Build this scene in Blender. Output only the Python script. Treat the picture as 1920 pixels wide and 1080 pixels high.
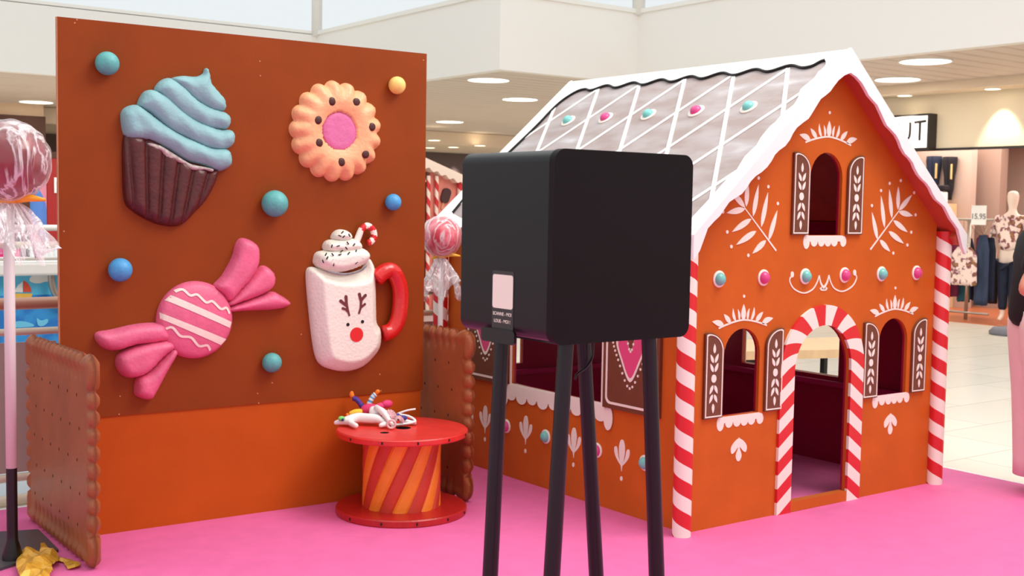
import bpy, bmesh, math, random
from mathutils import Vector, Matrix
from mathutils.geometry import tessellate_polygon, delaunay_2d_cdt
random.seed(7)
for o in list(bpy.data.objects): bpy.data.objects.remove(o)
scn = bpy.context.scene
col = scn.collection
PI = math.pi

# ---------------------------------------------------------------- camera, sky, lights, exposure
cd = bpy.data.cameras.new('camera'); cam = bpy.data.objects.new('camera', cd); col.objects.link(cam)
cd.sensor_width = 36; cd.lens = 2245/1920*36; cd.clip_end = 200
Rt, Up, Bk = Vector((0.80442, -0.59383, 0.01676)), Vector((0.02664, 0.06424, 0.99758)), Vector((-0.59347, -0.80202, 0.06749))
M = Matrix((Rt, Up, Bk)).transposed().to_4x4(); M.translation = (0, 0, 1.5)
cam.matrix_world = M
scn.camera = cam
cd.dof.use_dof = True; cd.dof.focus_distance = 3.8; cd.dof.aperture_fstop = 8.0

w = bpy.data.worlds.new('sky'); scn.world = w; w.use_nodes = True
bg = w.node_tree.nodes['Background']
bg.inputs[0].default_value = (0.925, 0.98, 1.0, 1); bg.inputs[1].default_value = 0.91

def area(name, loc, tgt, sx, sy, power, color=(1, 1, 1)):
    l = bpy.data.lights.new(name, 'AREA'); l.shape = 'RECTANGLE'; l.size = sx; l.size_y = sy; l.energy = power; l.color = color
    o = bpy.data.objects.new(name, l); col.objects.link(o); o.location = loc
    o.rotation_euler = (Vector(tgt)-Vector(loc)).to_track_quat('-Z', 'Y').to_euler(); return o
area('skylight_daylight', (5.2, 1.6, 6.3), (3.4, 4.8, 0.6), 3.4, 3, 310, (1, .95, .88))
area('skylight_daylight', (3.5, 6.5, 7.0), (3.5, 7.5, 0), 8, 8, 215, (1, .97, .92))

vs = scn.view_settings
vs.view_transform = 'Standard'; vs.look = 'None'; vs.gamma = 1; vs.use_curve_mapping = False; vs.exposure = 0.0
try: scn.display_settings.display_device = 'sRGB'
except Exception: pass

# ---------------------------------------------------------------- materials
def lin(c): return tuple((v/255/12.92 if v/255 <= .04045 else ((v/255+.055)/1.055)**2.4) for v in c)
def newmat(name):
    m = bpy.data.materials.new(name); m.use_nodes = True
    return m, m.node_tree, m.node_tree.nodes['Principled BSDF']
def mat(name, c, rough=.5, var=0.0, vscale=6, bump=0.0, bscale=60, metal=0, spec=.5, emit=None, es=1, coat=0, stretch=(1, 1, 1)):
    m, t, p = newmat(name); L = lin(c)
    p.inputs['Base Color'].default_value = (*L, 1); p.inputs['Roughness'].default_value = rough
    p.inputs['Metallic'].default_value = metal; p.inputs['Specular IOR Level'].default_value = spec
    p.inputs['Coat Weight'].default_value = coat
    if var or bump:
        tc = t.nodes.new('ShaderNodeTexCoord'); mp = t.nodes.new('ShaderNodeMapping'); mp.inputs['Scale'].default_value = stretch
        t.links.new(tc.outputs['Object'], mp.inputs[0])
    if var:
        n = t.nodes.new('ShaderNodeTexNoise'); n.inputs['Scale'].default_value = vscale; n.inputs['Detail'].default_value = 5
        t.links.new(mp.outputs[0], n.inputs['Vector'])
        r = t.nodes.new('ShaderNodeValToRGB'); r.color_ramp.elements[0].position = .3; r.color_ramp.elements[1].position = .7
        r.color_ramp.elements[0].color = (*[v*(1-var) for v in L], 1); r.color_ramp.elements[1].color = (*[min(1, v*(1+var)) for v in L], 1)
        t.links.new(n.outputs[0], r.inputs[0]); t.links.new(r.outputs[0], p.inputs['Base Color'])
    if bump:
        n2 = t.nodes.new('ShaderNodeTexNoise'); n2.inputs['Scale'].default_value = bscale; n2.inputs['Detail'].default_value = 4
        t.links.new(mp.outputs[0], n2.inputs['Vector'])
        b = t.nodes.new('ShaderNodeBump'); b.inputs['Strength'].default_value = bump; b.inputs['Distance'].default_value = .004
        t.links.new(n2.outputs[0], b.inputs['Height']); t.links.new(b.outputs[0], p.inputs['Normal'])
    if emit:
        p.inputs['Emission Color'].default_value = (*lin(emit), 1); p.inputs['Emission Strength'].default_value = es
    return m
def mixmat(name, c1, c2, scale, rough=.5, lo=.45, hi=.55, stretch=(1, 1, 1), c3=None, kind='noise', bump=0, detail=4):
    m, t, p = newmat(name); p.inputs['Roughness'].default_value = rough
    tc = t.nodes.new('ShaderNodeTexCoord'); mp = t.nodes.new('ShaderNodeMapping'); mp.inputs['Scale'].default_value = stretch
    t.links.new(tc.outputs['Object'], mp.inputs[0])
    if kind == 'noise':
        n = t.nodes.new('ShaderNodeTexNoise'); n.inputs['Detail'].default_value = detail
    else:
        n = t.nodes.new('ShaderNodeTexVoronoi')
    n.inputs['Scale'].default_value = scale
    t.links.new(mp.outputs[0], n.inputs['Vector'])
    r = t.nodes.new('ShaderNodeValToRGB'); e = r.color_ramp.elements
    e[0].position = lo; e[1].position = hi; e[0].color = (*lin(c1), 1); e[1].color = (*lin(c2), 1)
    if c3: x = e.new(min(.99, hi+.12)); x.color = (*lin(c3), 1)
    t.links.new(n.outputs[0], r.inputs[0]); t.links.new(r.outputs[0], p.inputs['Base Color'])
    if bump:
        b = t.nodes.new('ShaderNodeBump'); b.inputs['Strength'].default_value = bump; b.inputs['Distance'].default_value = .004
        t.links.new(n.outputs[0], b.inputs['Height']); t.links.new(b.outputs[0], p.inputs['Normal'])
    return m
def math_node(t, op, a, b=None):
    n = t.nodes.new('ShaderNodeMath'); n.operation = op
    for i, v in enumerate((a, b)):
        if v is None: continue
        if isinstance(v, (int, float)): n.inputs[i].default_value = v
        else: t.links.new(v, n.inputs[i])
    return n.outputs[0]
def helix_mat(name, ca, cb, period, hand=1, rough=.35, duty=.5):
    """candy stripes that wind round the object's own vertical axis"""
    m, t, p = newmat(name); p.inputs['Roughness'].default_value = rough
    tc = t.nodes.new('ShaderNodeTexCoord'); s = t.nodes.new('ShaderNodeSeparateXYZ'); t.links.new(tc.outputs['Object'], s.inputs[0])
    a = math_node(t, 'ARCTAN2', s.outputs[1], s.outputs[0])
    a = math_node(t, 'MULTIPLY', a, hand/(2*PI)); z = math_node(t, 'DIVIDE', s.outputs[2], period)
    f = math_node(t, 'FRACT', math_node(t, 'ADD', math_node(t, 'ADD', a, z), 20.0))
    g = math_node(t, 'GREATER_THAN', f, duty)
    mx = t.nodes.new('ShaderNodeMix'); mx.data_type = 'RGBA'
    t.links.new(g, mx.inputs[0]); mx.inputs[6].default_value = (*lin(ca), 1); mx.inputs[7].default_value = (*lin(cb), 1)
    t.links.new(mx.outputs[2], p.inputs['Base Color']); return m
def tile_mat(name, c, cj, sx, sy, rough=.25):
    m, t, p = newmat(name)
    tc = t.nodes.new('ShaderNodeTexCoord')
    br = t.nodes.new('ShaderNodeTexBrick'); br.inputs['Scale'].default_value = 1; br.inputs['Brick Width'].default_value = sx; br.inputs['Row Height'].default_value = sy
    br.inputs['Mortar Size'].default_value = .006; br.offset = .5
    br.inputs['Color1'].default_value = (*lin(c), 1); br.inputs['Color2'].default_value = (*[v*.94 for v in lin(c)], 1); br.inputs['Mortar'].default_value = (*lin(cj), 1)
    t.links.new(tc.outputs['Object'], br.inputs[0]); t.links.new(br.outputs[0], p.inputs['Base Color'])
    p.inputs['Roughness'].default_value = rough; return m
def slat_mat(name, c1, c2, pitch):
    m, t, p = newmat(name); p.inputs['Roughness'].default_value = .6
    tc = t.nodes.new('ShaderNodeTexCoord'); s = t.nodes.new('ShaderNodeSeparateXYZ'); t.links.new(tc.outputs['Object'], s.inputs[0])
    f = math_node(t, 'FRACT', math_node(t, 'DIVIDE', math_node(t, 'ADD', s.outputs[1], 50.0), pitch))
    n = t.nodes.new('ShaderNodeTexNoise'); n.inputs['Scale'].default_value = 1.4; t.links.new(tc.outputs['Object'], n.inputs['Vector'])
    f = math_node(t, 'ADD', f, math_node(t, 'MULTIPLY', n.outputs[0], .6))
    r = t.nodes.new('ShaderNodeValToRGB'); e = r.color_ramp.elements
    e[0].position = .25; e[0].color = (*lin(c2), 1); e[1].position = .6; e[1].color = (*lin(c1), 1)
    t.links.new(f, r.inputs[0]); t.links.new(r.outputs[0], p.inputs['Base Color']); return m
def film_mat(name, lo=.05, hi=.75, sc=4, tint=(1, .95, .96)):
    """crinkled clear cellophane: nearly clear, with highlights painted as pale streaks along creases and a stronger rim"""
    m, t, p = newmat(name)
    p.inputs['Base Color'].default_value = (*tint, 1); p.inputs['Roughness'].default_value = .1; p.inputs['Specular IOR Level'].default_value = 1
    tc = t.nodes.new('ShaderNodeTexCoord'); mp = t.nodes.new('ShaderNodeMapping'); mp.inputs['Scale'].default_value = (1, 1, .55); mp.inputs['Rotation'].default_value = (.4, .3, .2)
    t.links.new(tc.outputs['Object'], mp.inputs[0])
    n = t.nodes.new('ShaderNodeTexNoise'); n.inputs['Scale'].default_value = sc; n.inputs['Detail'].default_value = 6; n.inputs['Distortion'].default_value = 2.2
    t.links.new(mp.outputs[0], n.inputs['Vector'])
    # highlight streaks painted as thin creases where the noise crosses its mean
    cr = math_node(t, 'ABSOLUTE', math_node(t, 'SUBTRACT', n.outputs[0], .5))
    r = t.nodes.new('ShaderNodeValToRGB'); e = r.color_ramp.elements; e[0].position = 0; e[0].color = (hi, hi, hi, 1); e[1].position = .05; e[1].color = (lo, lo, lo, 1)
    t.links.new(cr, r.inputs[0])
    lw = t.nodes.new('ShaderNodeLayerWeight'); lw.inputs['Blend'].default_value = .3
    al = math_node(t, 'MINIMUM', math_node(t, 'ADD', r.outputs[0], math_node(t, 'MULTIPLY', lw.outputs['Facing'], .4)), 1.0)
    t.links.new(al, p.inputs['Alpha'])
    bp_ = t.nodes.new('ShaderNodeBump'); bp_.inputs['Strength'].default_value = .8; bp_.inputs['Distance'].default_value = .03
    t.links.new(n.outputs[0], bp_.inputs['Height']); t.links.new(bp_.outputs[0], p.inputs['Normal']); return m

MT = dict(
 carpet=mat('pink_carpet', (230, 106, 165), .65, .05, 9, .25, 300),
 tile=tile_mat('floor_tile', (226, 222, 208), (188, 182, 168), 1.2, .6),
 white=mat('white_paint', (238, 235, 228), .6), well=mat('well_plaster', (240, 236, 230), .8),
 slat=slat_mat('ceiling_slats', (214, 200, 188), (186, 168, 152), .3),
 soffit=mat('soffit_plaster', (232, 212, 188), .8), lamp=mat('lamp_disc', (255, 250, 240), .5, emit=(255, 246, 230), es=6),
 gb=mat('gingerbread_paint', (200, 97, 34), .5, .07, 5, .12, 90, spec=.15), gbd=mat('gingerbread_board_paint', (141, 63, 20), .45, .09, 3, .12, 90, spec=.15),
 gbl=mat('gingerbread_lower_paint', (190, 84, 24), .5, .05, 4, .1, 90, spec=.12),
 edge=mat('plywood_edge', (196, 132, 96), .7, .1, 30), soft=mat('roof_underside_paint', (188, 80, 52), .5, .08, 9),
 mag=mat('magenta_paint', (158, 12, 56), .35, .05, 4), icing=mat('icing_paint', (244, 236, 222), .5, .02, 20, .15, 80),
 roofw=mixmat('whitewashed_roof', (160, 142, 138), (176, 166, 166), 3.2, .55, .38, .62, (3, 1, 3), (198, 194, 196), detail=8),
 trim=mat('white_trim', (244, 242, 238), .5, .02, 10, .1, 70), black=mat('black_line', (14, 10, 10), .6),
 brown=mat('shutter_brown', (112, 64, 42), .5, .08, 30, .15, 80), heart=mat('heart_pink', (226, 78, 130), .5),
 teal=mat('teal_candy', (122, 200, 192), .3, .08, 20, .2, 60), pinkc=mat('pink_candy', (220, 74, 138), .3, .08, 20, .2, 60),
 red=mat('candy_red', (218, 40, 44), .35), cwhite=mat('candy_white', (246, 238, 224), .4),
 post=helix_mat('candy_post', (216, 36, 40), (246, 238, 224), .143, 1), postr=helix_mat('candy_post_reverse', (216, 36, 40), (248, 228, 226), .143, -1),
 boxb=mat('booth_black', (27, 27, 28), .36, spec=.3), boxf=mat('booth_front_black', (22, 18, 17), .6, spec=.2), legb=mat('leg_black', (14, 13, 14), .35),
 label=mat('label_white', (255, 250, 232), .5), lblack=mat('label_black', (52, 46, 48), .3),
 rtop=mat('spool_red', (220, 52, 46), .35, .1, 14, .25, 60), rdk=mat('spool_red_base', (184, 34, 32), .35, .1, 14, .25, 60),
 sor=mat('stave_orange', (250, 136, 40), .5, .08, 12, .2, 50), sred=mat('stave_red', (206, 62, 40), .5, .08, 12, .2, 50), dark=mat('dark_gap', (40, 16, 12), .8),
 bisc=mat('biscuit_brown', (160, 92, 56), .4, .1, 7, .2, 50, spec=.35, coat=.05),
 frost=mat('frosting_blue', (140, 186, 190), .6, .08, 14, .7, 60), cup=mat('cupcake_case', (84, 32, 30), .35, .2, 20, .6, 60), cupw=mat('chipped_white', (190, 176, 170), .7, .3, 60),
 cookie=mat('cookie_dough', (246, 178, 130), .42, .09, 14, .8, 60), jam=mat('jam_pink', (216, 112, 162), .5, .06, 20, .8, 50), choc=mat('choc_dot', (74, 28, 26), .5),
 sweet=mat('sweet_pink', (228, 104, 140), .45, .1, 12, .7, 60), sweetw=mat('sweet_white', (246, 226, 214), .5, .03, 20, .5, 70),
 mug=mat('mug_white', (238, 234, 220), .5, .03, 10, .8, 70), handle=mat('mug_handle_red', (212, 34, 32), .25, .08, 12, .6, 50, coat=.3),
 antler=mat('antler_brown', (110, 44, 48), .5), eye=mat('eye_black', (16, 12, 12), .3), nose=mat('nose_red', (222, 36, 34), .4), grey=mat('rim_grey', (140, 136, 136), .6, .3, 60),
 bteal=mat('ball_teal', (94, 174, 172), .45, .12, 16, .5, 70), bblue=mat('ball_blue', (74, 158, 214), .45, .1, 16, .5, 70), byel=mat('ball_yellow', (250, 208, 118), .45, .1, 16, .5, 70),
 lolly=mat('lolly_red', (140, 14, 28), .25, .2, 7, 0, coat=.4), lollyp=mixmat('lolly_pink', (214, 46, 74), (244, 140, 156), 7, .3), film=film_mat('cellophane', .04, .6, 5), film2=film_mat('cellophane_skirt', .22, .8, 9),
 stick=mat('stick_white', (226, 216, 214), .5), ribbon=mat('ribbon_orange', (250, 168, 40), .4), ribbony=mat('ribbon_yellow', (252, 206, 70), .4),
 foil=mat('gold_foil', (222, 164, 52), .35, .22, 22, 0, metal=.15), steel=mat('brushed_steel', (178, 170, 160), .3, metal=.7), plate=mat('dark_plate', (78, 74, 78), .35),
 panelg=mat('grey_panel', (178, 158, 150), .35, spec=.4), wood=mat('light_wood', (226, 190, 146), .5, .08, 5, .1, 60, stretch=(1, 6, 1)), woode=mat('light_wood_edge', (206, 158, 114), .5, .08, 5, stretch=(1, 6, 1)),
 hand=mat('handrail_tan', (186, 136, 112), .4), creamr=mat('cream_rail', (222, 206, 184), .45),
)

# ---------------------------------------------------------------- mesh helpers
class MB:
    def __init__(s): s.v = []; s.f = []; s.m = []; s.k = 0
    def add(s, vs, fs, mi=0):
        b = len(s.v); s.v += [tuple(p) for p in vs]; s.f += [tuple(i+b for i in f) for f in fs]; s.m += [mi]*len(fs); return s
    def box(s, x0, x1, y0, y1, z0, z1, mi=0):
        v = [(x, y, z) for z in (z0, z1) for y in (y0, y1) for x in (x0, x1)]
        return s.add(v, [(0, 2, 3, 1), (4, 5, 7, 6), (0, 1, 5, 4), (2, 6, 7, 3), (0, 4, 6, 2), (1, 3, 7, 5)], mi)
    def tube(s, pts, r, n=12, mi=0, caps=True, closed=False, mfun=None):
        P = [Vector(p) for p in pts]; N = len(P)
        R = r if isinstance(r, (list, tuple)) else [r]*N
        up = None; rings = []
        for i in range(N):
            a = P[i-1] if (i > 0 or closed) else P[i]; b = P[(i+1) % N] if (i < N-1 or closed) else P[i]
            t = (b-a).normalized()
            if up is None: up = t.orthogonal().normalized()
            up = (up-t*up.dot(t)); up = up.normalized() if up.length > 1e-6 else t.orthogonal().normalized()
            q = t.cross(up)
            rings.append([P[i]+(up*math.cos(2*PI*k/n)+q*math.sin(2*PI*k/n))*R[i] for k in range(n)])
        b = len(s.v); s.v += [tuple(p) for rg in rings for p in rg]
        for i in range(N if closed else N-1):
            j = (i+1) % N
            for k in range(n):
                s.f.append((b+i*n+k, b+i*n+(k+1) % n, b+j*n+(k+1) % n, b+j*n+k)); s.m.append(mfun(i, k) if mfun else mi)
        if caps and not closed:
            s.f.append(tuple(b+k for k in range(n))[::-1]); s.f.append(tuple(b+(N-1)*n+k for k in range(n))); s.m += [mfun(0, 0) if mfun else mi, mfun(N-2, 0) if mfun else mi]
        return s
    def lathe(s, prof, c=(0, 0, 0), n=48, mi=0, rfun=None, caps=True):
        b = len(s.v); N = len(prof)
        for (r, z) in prof:
            for k in range(n):
                a = 2*PI*k/n; rr = r*(rfun(a, z) if rfun else 1); s.v.append((c[0]+rr*math.cos(a), c[1]+rr*math.sin(a), c[2]+z))
        for i in range(N-1):
            for k in range(n): s.f.append((b+i*n+k, b+i*n+(k+1) % n, b+(i+1)*n+(k+1) % n, b+(i+1)*n+k)); s.m.append(mi)
        if caps: s.f.append(tuple(b+k for k in range(n))[::-1]); s.f.append(tuple(b+(N-1)*n+k for k in range(n))); s.m += [mi, mi]
        return s
    def ball(s, c, r, nu=24, nv=14, mi=0, warp=None):
        rx, ry, rz = r if isinstance(r, (tuple, list)) else (r, r, r); b = len(s.v)
        for j in range(1, nv):
            for i in range(nu):
                d = Vector((math.sin(PI*j/nv)*math.cos(2*PI*i/nu), math.sin(PI*j/nv)*math.sin(2*PI*i/nu), math.cos(PI*j/nv)))
                k = warp(d) if warp else 1
                s.v.append((c[0]+d.x*rx*k, c[1]+d.y*ry*k, c[2]+d.z*rz*k))
        kt = warp(Vector((0, 0, 1))) if warp else 1; kb = warp(Vector((0, 0, -1))) if warp else 1
        s.v += [(c[0], c[1], c[2]+rz*kt), (c[0], c[1], c[2]-rz*kb)]; T, B = len(s.v)-2, len(s.v)-1
        for j in range(nv-2):
            for i in range(nu): s.f.append((b+j*nu+i, b+(j+1)*nu+i, b+(j+1)*nu+(i+1) % nu, b+j*nu+(i+1) % nu)); s.m.append(mi)
        for i in range(nu):
            s.f += [(T, b+i, b+(i+1) % nu), (B, b+(nv-2)*nu+(i+1) % nu, b+(nv-2)*nu+i)]; s.m += [mi, mi]
        return s
    def prism(s, contours, fn, h0, h1, mi=0, mside=None, mback=None):
        """contours: outer loop then holes, in a plane; fn(a,b,h) places a point"""
        mside = mi if mside is None else mside; mback = mi if mback is None else mback
        h1 = h1+(.00013*(s.k % 9) if h1 > h0 else 0); s.k += 1
        tri = tessellate_polygon([[Vector((a, b, 0)) for a, b in c] for c in contours])
        flat = [p for c in contours for p in c]; b = len(s.v); n = len(flat)
        s.v += [tuple(fn(a, c, h1)) for a, c in flat]+[tuple(fn(a, c, h0)) for a, c in flat]
        for t in tri:
            a0, a1, a2 = [flat[i] for i in t]
            if (a1[0]-a0[0])*(a2[1]-a0[1])-(a1[1]-a0[1])*(a2[0]-a0[0]) < 0: t = t[::-1]
            s.f.append(tuple(b+i for i in t)); s.m.append(mi)
            s.f.append(tuple(b+n+i for i in t[::-1])); s.m.append(mback)
        o = 0
        for ci, c in enumerate(contours):
            k = len(c); A = sum(c[i][0]*c[(i+1) % k][1]-c[(i+1) % k][0]*c[i][1] for i in range(k))
            for i in range(k):
                p, q = o+i, o+(i+1) % k
                if (A < 0) != (ci > 0): p, q = q, p
                s.f.append((b+n+p, b+n+q, b+q, b+p)); s.m.append(mside)
            o += k
        return s
    def relief(s, outline, fn, hf, step=.01, mi=0, skirt=True, smooth=True, h_edge=None):
        """inflated relief over a closed outline: hf(a,b,d) is the height, d the distance to the outline"""
        L = resample(outline, step)
        n = len(L)
        def inside(x, y):
            c = False
            for i in range(n):
                x1, y1 = L[i]; x2, y2 = L[i-1]
                if (y1 > y) != (y2 > y) and x < (x2-x1)*(y-y1)/(y2-y1)+x1: c = not c
            return c
        def dist(x, y):
            best = 9
            for i in range(n):
                x1, y1 = L[i]; x2, y2 = L[i-1]; dx, dy = x2-x1, y2-y1; q = dx*dx+dy*dy
                t = 0 if q == 0 else max(0, min(1, ((x-x1)*dx+(y-y1)*dy)/q))
                best = min(best, (x-x1-t*dx)**2+(y-y1-t*dy)**2)
            return math.sqrt(best)
        pts = [Vector(p) for p in L]
        x0, x1 = min(p[0] for p in L), max(p[0] for p in L); y0, y1 = min(p[1] for p in L), max(p[1] for p in L)
        gy = y0+step/2; row = 0
        while gy < y1:
            gx = x0+(step/2 if row % 2 else 0)
            while gx < x1:
                if inside(gx, gy) and dist(gx, gy) > step*.5: pts.append(Vector((gx, gy)))
                gx += step
            gy += step*.87; row += 1
        V, E, F = delaunay_2d_cdt(pts, [(i, (i+1) % n) for i in range(n)], [], 1, 1e-6)[:3]
        b = len(s.v)
        D = [dist(p[0], p[1]) for p in V]
        for p, d in zip(V, D): s.v.append(tuple(fn(p[0], p[1], hf(p[0], p[1], 0 if d < 1e-4 else d))))
        for f in F:
            a0, a1, a2 = V[f[0]], V[f[1]], V[f[2]]
            if (a1[0]-a0[0])*(a2[1]-a0[1])-(a1[1]-a0[1])*(a2[0]-a0[0]) < 0: f = list(f)[::-1]
            s.f.append(tuple(b+i for i in f)); s.m.append(mi)
        if skirt:
            A = sum(L[i][0]*L[(i+1) % n][1]-L[(i+1) % n][0]*L[i][1] for i in range(n)); LL = L if A > 0 else L[::-1]
            c = len(s.v); s.v += [tuple(fn(a, q, hf(a, q, 0))) for a, q in LL]+[tuple(fn(a, q, 0)) for a, q in LL]
            for i in range(n): j = (i+1) % n; s.f.append((c+n+i, c+n+j, c+j, c+i)); s.m.append(mi)
        return s
    def build(s, name, mats, parent=None, loc=None, smooth=False, rot=None, bevel=0, auto=None, weld=True):
        me = bpy.data.meshes.new(name); me.from_pydata(s.v, [], s.f)
        if not isinstance(mats, (list, tuple)): mats = [mats]
        for m in mats: me.materials.append(MT[m] if isinstance(m, str) else m)
        me.polygons.foreach_set('material_index', s.m)
        if smooth or auto: me.polygons.foreach_set('use_smooth', [True]*len(s.f))
        me.validate(); me.update()
        if weld and (smooth or auto):
            bm = bmesh.new(); bm.from_mesh(me); bmesh.ops.remove_doubles(bm, verts=bm.verts, dist=1e-5)
            if auto:
                for e in bm.edges:
                    if len(e.link_faces) == 2 and e.calc_face_angle(0) > math.radians(auto): e.smooth = False
            bm.to_mesh(me); bm.free()
        o = bpy.data.objects.new(name, me); col.objects.link(o)
        if parent: o.parent = parent
        if loc: o.location = loc
        if rot: o.rotation_euler = rot
        if bevel:
            md = o.modifiers.new('bevel', 'BEVEL'); md.width = bevel; md.segments = 3; md.limit_method = 'ANGLE'; md.angle_limit = math.radians(40)
            me.polygons.foreach_set('use_smooth', [True]*len(me.polygons)); md.harden_normals = True
        return o
def resample(L, step):
    out = []
    n = len(L)
    for i in range(n):
        a, b = L[i], L[(i+1) % n]; d = math.hypot(b[0]-a[0], b[1]-a[1]); k = max(1, round(d/step))
        for j in range(k): out.append((a[0]+(b[0]-a[0])*j/k, a[1]+(b[1]-a[1])*j/k))
    return out
def smooth_loop(P, k=6, closed=True):
    out = []; n = len(P)
    for i in range(n if closed else n-1):
        p0 = P[i-1] if (closed or i > 0) else P[i]; p1 = P[i]; p2 = P[(i+1) % n]; p3 = P[(i+2) % n] if (closed or i < n-2) else p2
        for j in range(k):
            t = j/k
            out.append(tuple(.5*((2*b)+(-a+c)*t+(2*a-5*b+4*c-d)*t*t+(-a+3*b-3*c+d)*t**3) for a, b, c, d in zip(p0, p1, p2, p3)))
    if not closed: out.append(tuple(P[-1]))
    return out
def stroke(P, w0, w1=None, cap=True):
    """polygon of a brush stroke along P"""
    n = len(P); L = []; R = []
    for i in range(n):
        a = P[max(0, i-1)]; b = P[min(n-1, i+1)]; dx, dy = b[0]-a[0], b[1]-a[1]; q = math.hypot(dx, dy) or 1
        t = i/(n-1); w = (w0 if w1 is None else w0+(w1-w0)*t)/2
        L.append((P[i][0]-dy/q*w, P[i][1]+dx/q*w)); R.append((P[i][0]+dy/q*w, P[i][1]-dx/q*w))
    return L+R[::-1]
def circle(cx, cy, r, n=20, ry=None, a0=0): return [(cx+r*math.cos(a0+2*PI*i/n), cy+(ry or r)*math.sin(a0+2*PI*i/n)) for i in range(n)]
def leaf(x, y, L, wd, ang, bend=0):
    """leaf growing from (x,y) at ang degrees"""
    a = math.radians(ang); c, s_ = math.cos(a), math.sin(a); up = []; dn = []
    for i in range(9):
        t = i/8; h = wd/2*math.sin(PI*t**.8)**.9 if 0 < t < 1 else 0; k = bend*math.sin(PI*t)
        up.append((t*L, h+k)); dn.append((t*L, -h+k))
    pts = up+dn[1:-1][::-1]
    return [(x+u*c-v*s_, y+u*s_+v*c) for u, v in pts]
def leaf_to(p, q, wd, bend=0): return leaf(p[0], p[1], math.hypot(q[0]-p[0], q[1]-p[1]), wd, math.degrees(math.atan2(q[1]-p[1], q[0]-p[0])), bend)
def mir(L, c): return [(2*c-a, b) for a, b in L][::-1]
def rrect(x0, x1, y0, y1, r, n=5):
    out = []
    for cx, cy, a in ((x1-r, y0+r, -90), (x1-r, y1-r, 0), (x0+r, y1-r, 90), (x0+r, y0+r, 180)):
        for i in range(n+1): t = math.radians(a+90*i/n); out.append((cx+r*math.cos(t), cy+r*math.sin(t)))
    return out
def text_mesh(name, body, size, matn, parent=None, loc=(0, 0, 0), rot=(0, 0, 0), extrude=.0006, bold=0, align='CENTER', sx=1):
    cu = bpy.data.curves.new(name, 'FONT'); cu.body = body; cu.size = size; cu.extrude = extrude; cu.offset = bold; cu.align_x = align; cu.align_y = 'CENTER'
    t = bpy.data.objects.new(name, cu); col.objects.link(t)
    me = bpy.data.meshes.new_from_object(t.evaluated_get(bpy.context.evaluated_depsgraph_get())); bpy.data.objects.remove(t)
    me.materials.clear(); me.materials.append(MT[matn]); me.name = name
    o = bpy.data.objects.new(name, me); col.objects.link(o); o.location = loc; o.rotation_euler = rot; o.scale = (sx, 1, 1)
    if parent: o.parent = parent
    return o
def tag(o, label, cat, group=None, kind=None):
    o['label'] = label; o['category'] = cat
    if group: o['group'] = group
    if kind: o['kind'] = kind
    return o
def thing(name, label, cat, loc=(0, 0, 0), rz=0, group=None):
    o = bpy.data.objects.new(name, None); col.objects.link(o); o.location = loc; o.rotation_euler = (0, 0, rz); o.empty_display_size = .1
    return tag(o, label, cat, group)
def struct(o): o['kind'] = 'structure'; return o
def copy_tree(o, parent=None):
    c = o.copy(); col.objects.link(c)
    if parent: c.parent = parent
    for ch in [x for x in o.children]: copy_tree(ch, c)
    return c
def skinned(name, joints, edges, mats, parent=None, loc=None, levels=2, root=0, rot=None):
    """body grown round a skeleton of joints {(x,y,z),(rx,ry)}"""
    me = bpy.data.meshes.new(name); me.from_pydata([j[0] for j in joints], edges, [])
    tmp = bpy.data.objects.new(name, me); col.objects.link(tmp)
    md = tmp.modifiers.new('skin', 'SKIN'); md.use_smooth_shade = True
    sv = me.skin_vertices[0].data if me.skin_vertices else None
    if sv is None:
        bm = bmesh.new(); bm.from_mesh(me); bm.verts.layers.skin.verify(); bm.to_mesh(me); bm.free(); sv = me.skin_vertices[0].data
    for i, j in enumerate(joints):
        r = j[1]; sv[i].radius = r if isinstance(r, (tuple, list)) else (r, r)
        sv[i].use_root = (i == root)
    sb = tmp.modifiers.new('subdivision', 'SUBSURF'); sb.levels = levels; sb.render_levels = levels
    dg = bpy.context.evaluated_depsgraph_get(); m2 = bpy.data.meshes.new_from_object(tmp.evaluated_get(dg)); bpy.data.objects.remove(tmp)
    m2.materials.clear(); m2.materials.append(MT[mats] if isinstance(mats, str) else mats); m2.name = name
    m2.polygons.foreach_set('use_smooth', [True]*len(m2.polygons))
    o = bpy.data.objects.new(name, m2); col.objects.link(o)
    if parent: o.parent = parent
    if loc: o.location = loc
    if rot: o.rotation_euler = rot
    return o
XYZ = lambda a, b, h: (a, b, h)
FRONT = lambda a, b, h: (a, -h, b)      # wall facing -Y: a along X, b up, h towards the viewer
SIDE = lambda a, b, h: (-h, a, b)       # wall facing -X: a along Y, b up
def flip(fn): return lambda a, b, h: fn(-a, b, h)

# ================================================================ THE SETTING
def sbox(name, m, *a):
    return struct(MB().box(*a).build(name, m))
sbox('floor', 'tile', -12, 22, -8, 34, -.1, 0)
sbox('ceiling', 'slat', -12, 9.26, 18.02, 24.5, 3.3, 3.38)
sbox('ceiling', 'slat', 9.27, 30, 13.6, 24.5, 3.3, 3.38)
sbox('ceiling', 'slat', 9.27, 14.4, 12.86, 13.59, 3.3, 3.38)
sbox('ceiling', 'slat', 11.68, 14.4, -8, 12.85, 3.3, 3.38)
sbox('ceiling', 'soffit', 14.41, 15.2, -8, 13.59, 3.18, 3.42)
sbox('ceiling', 'soffit', -12, 30, 24.52, 30, 3.0, 3.4)
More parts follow.
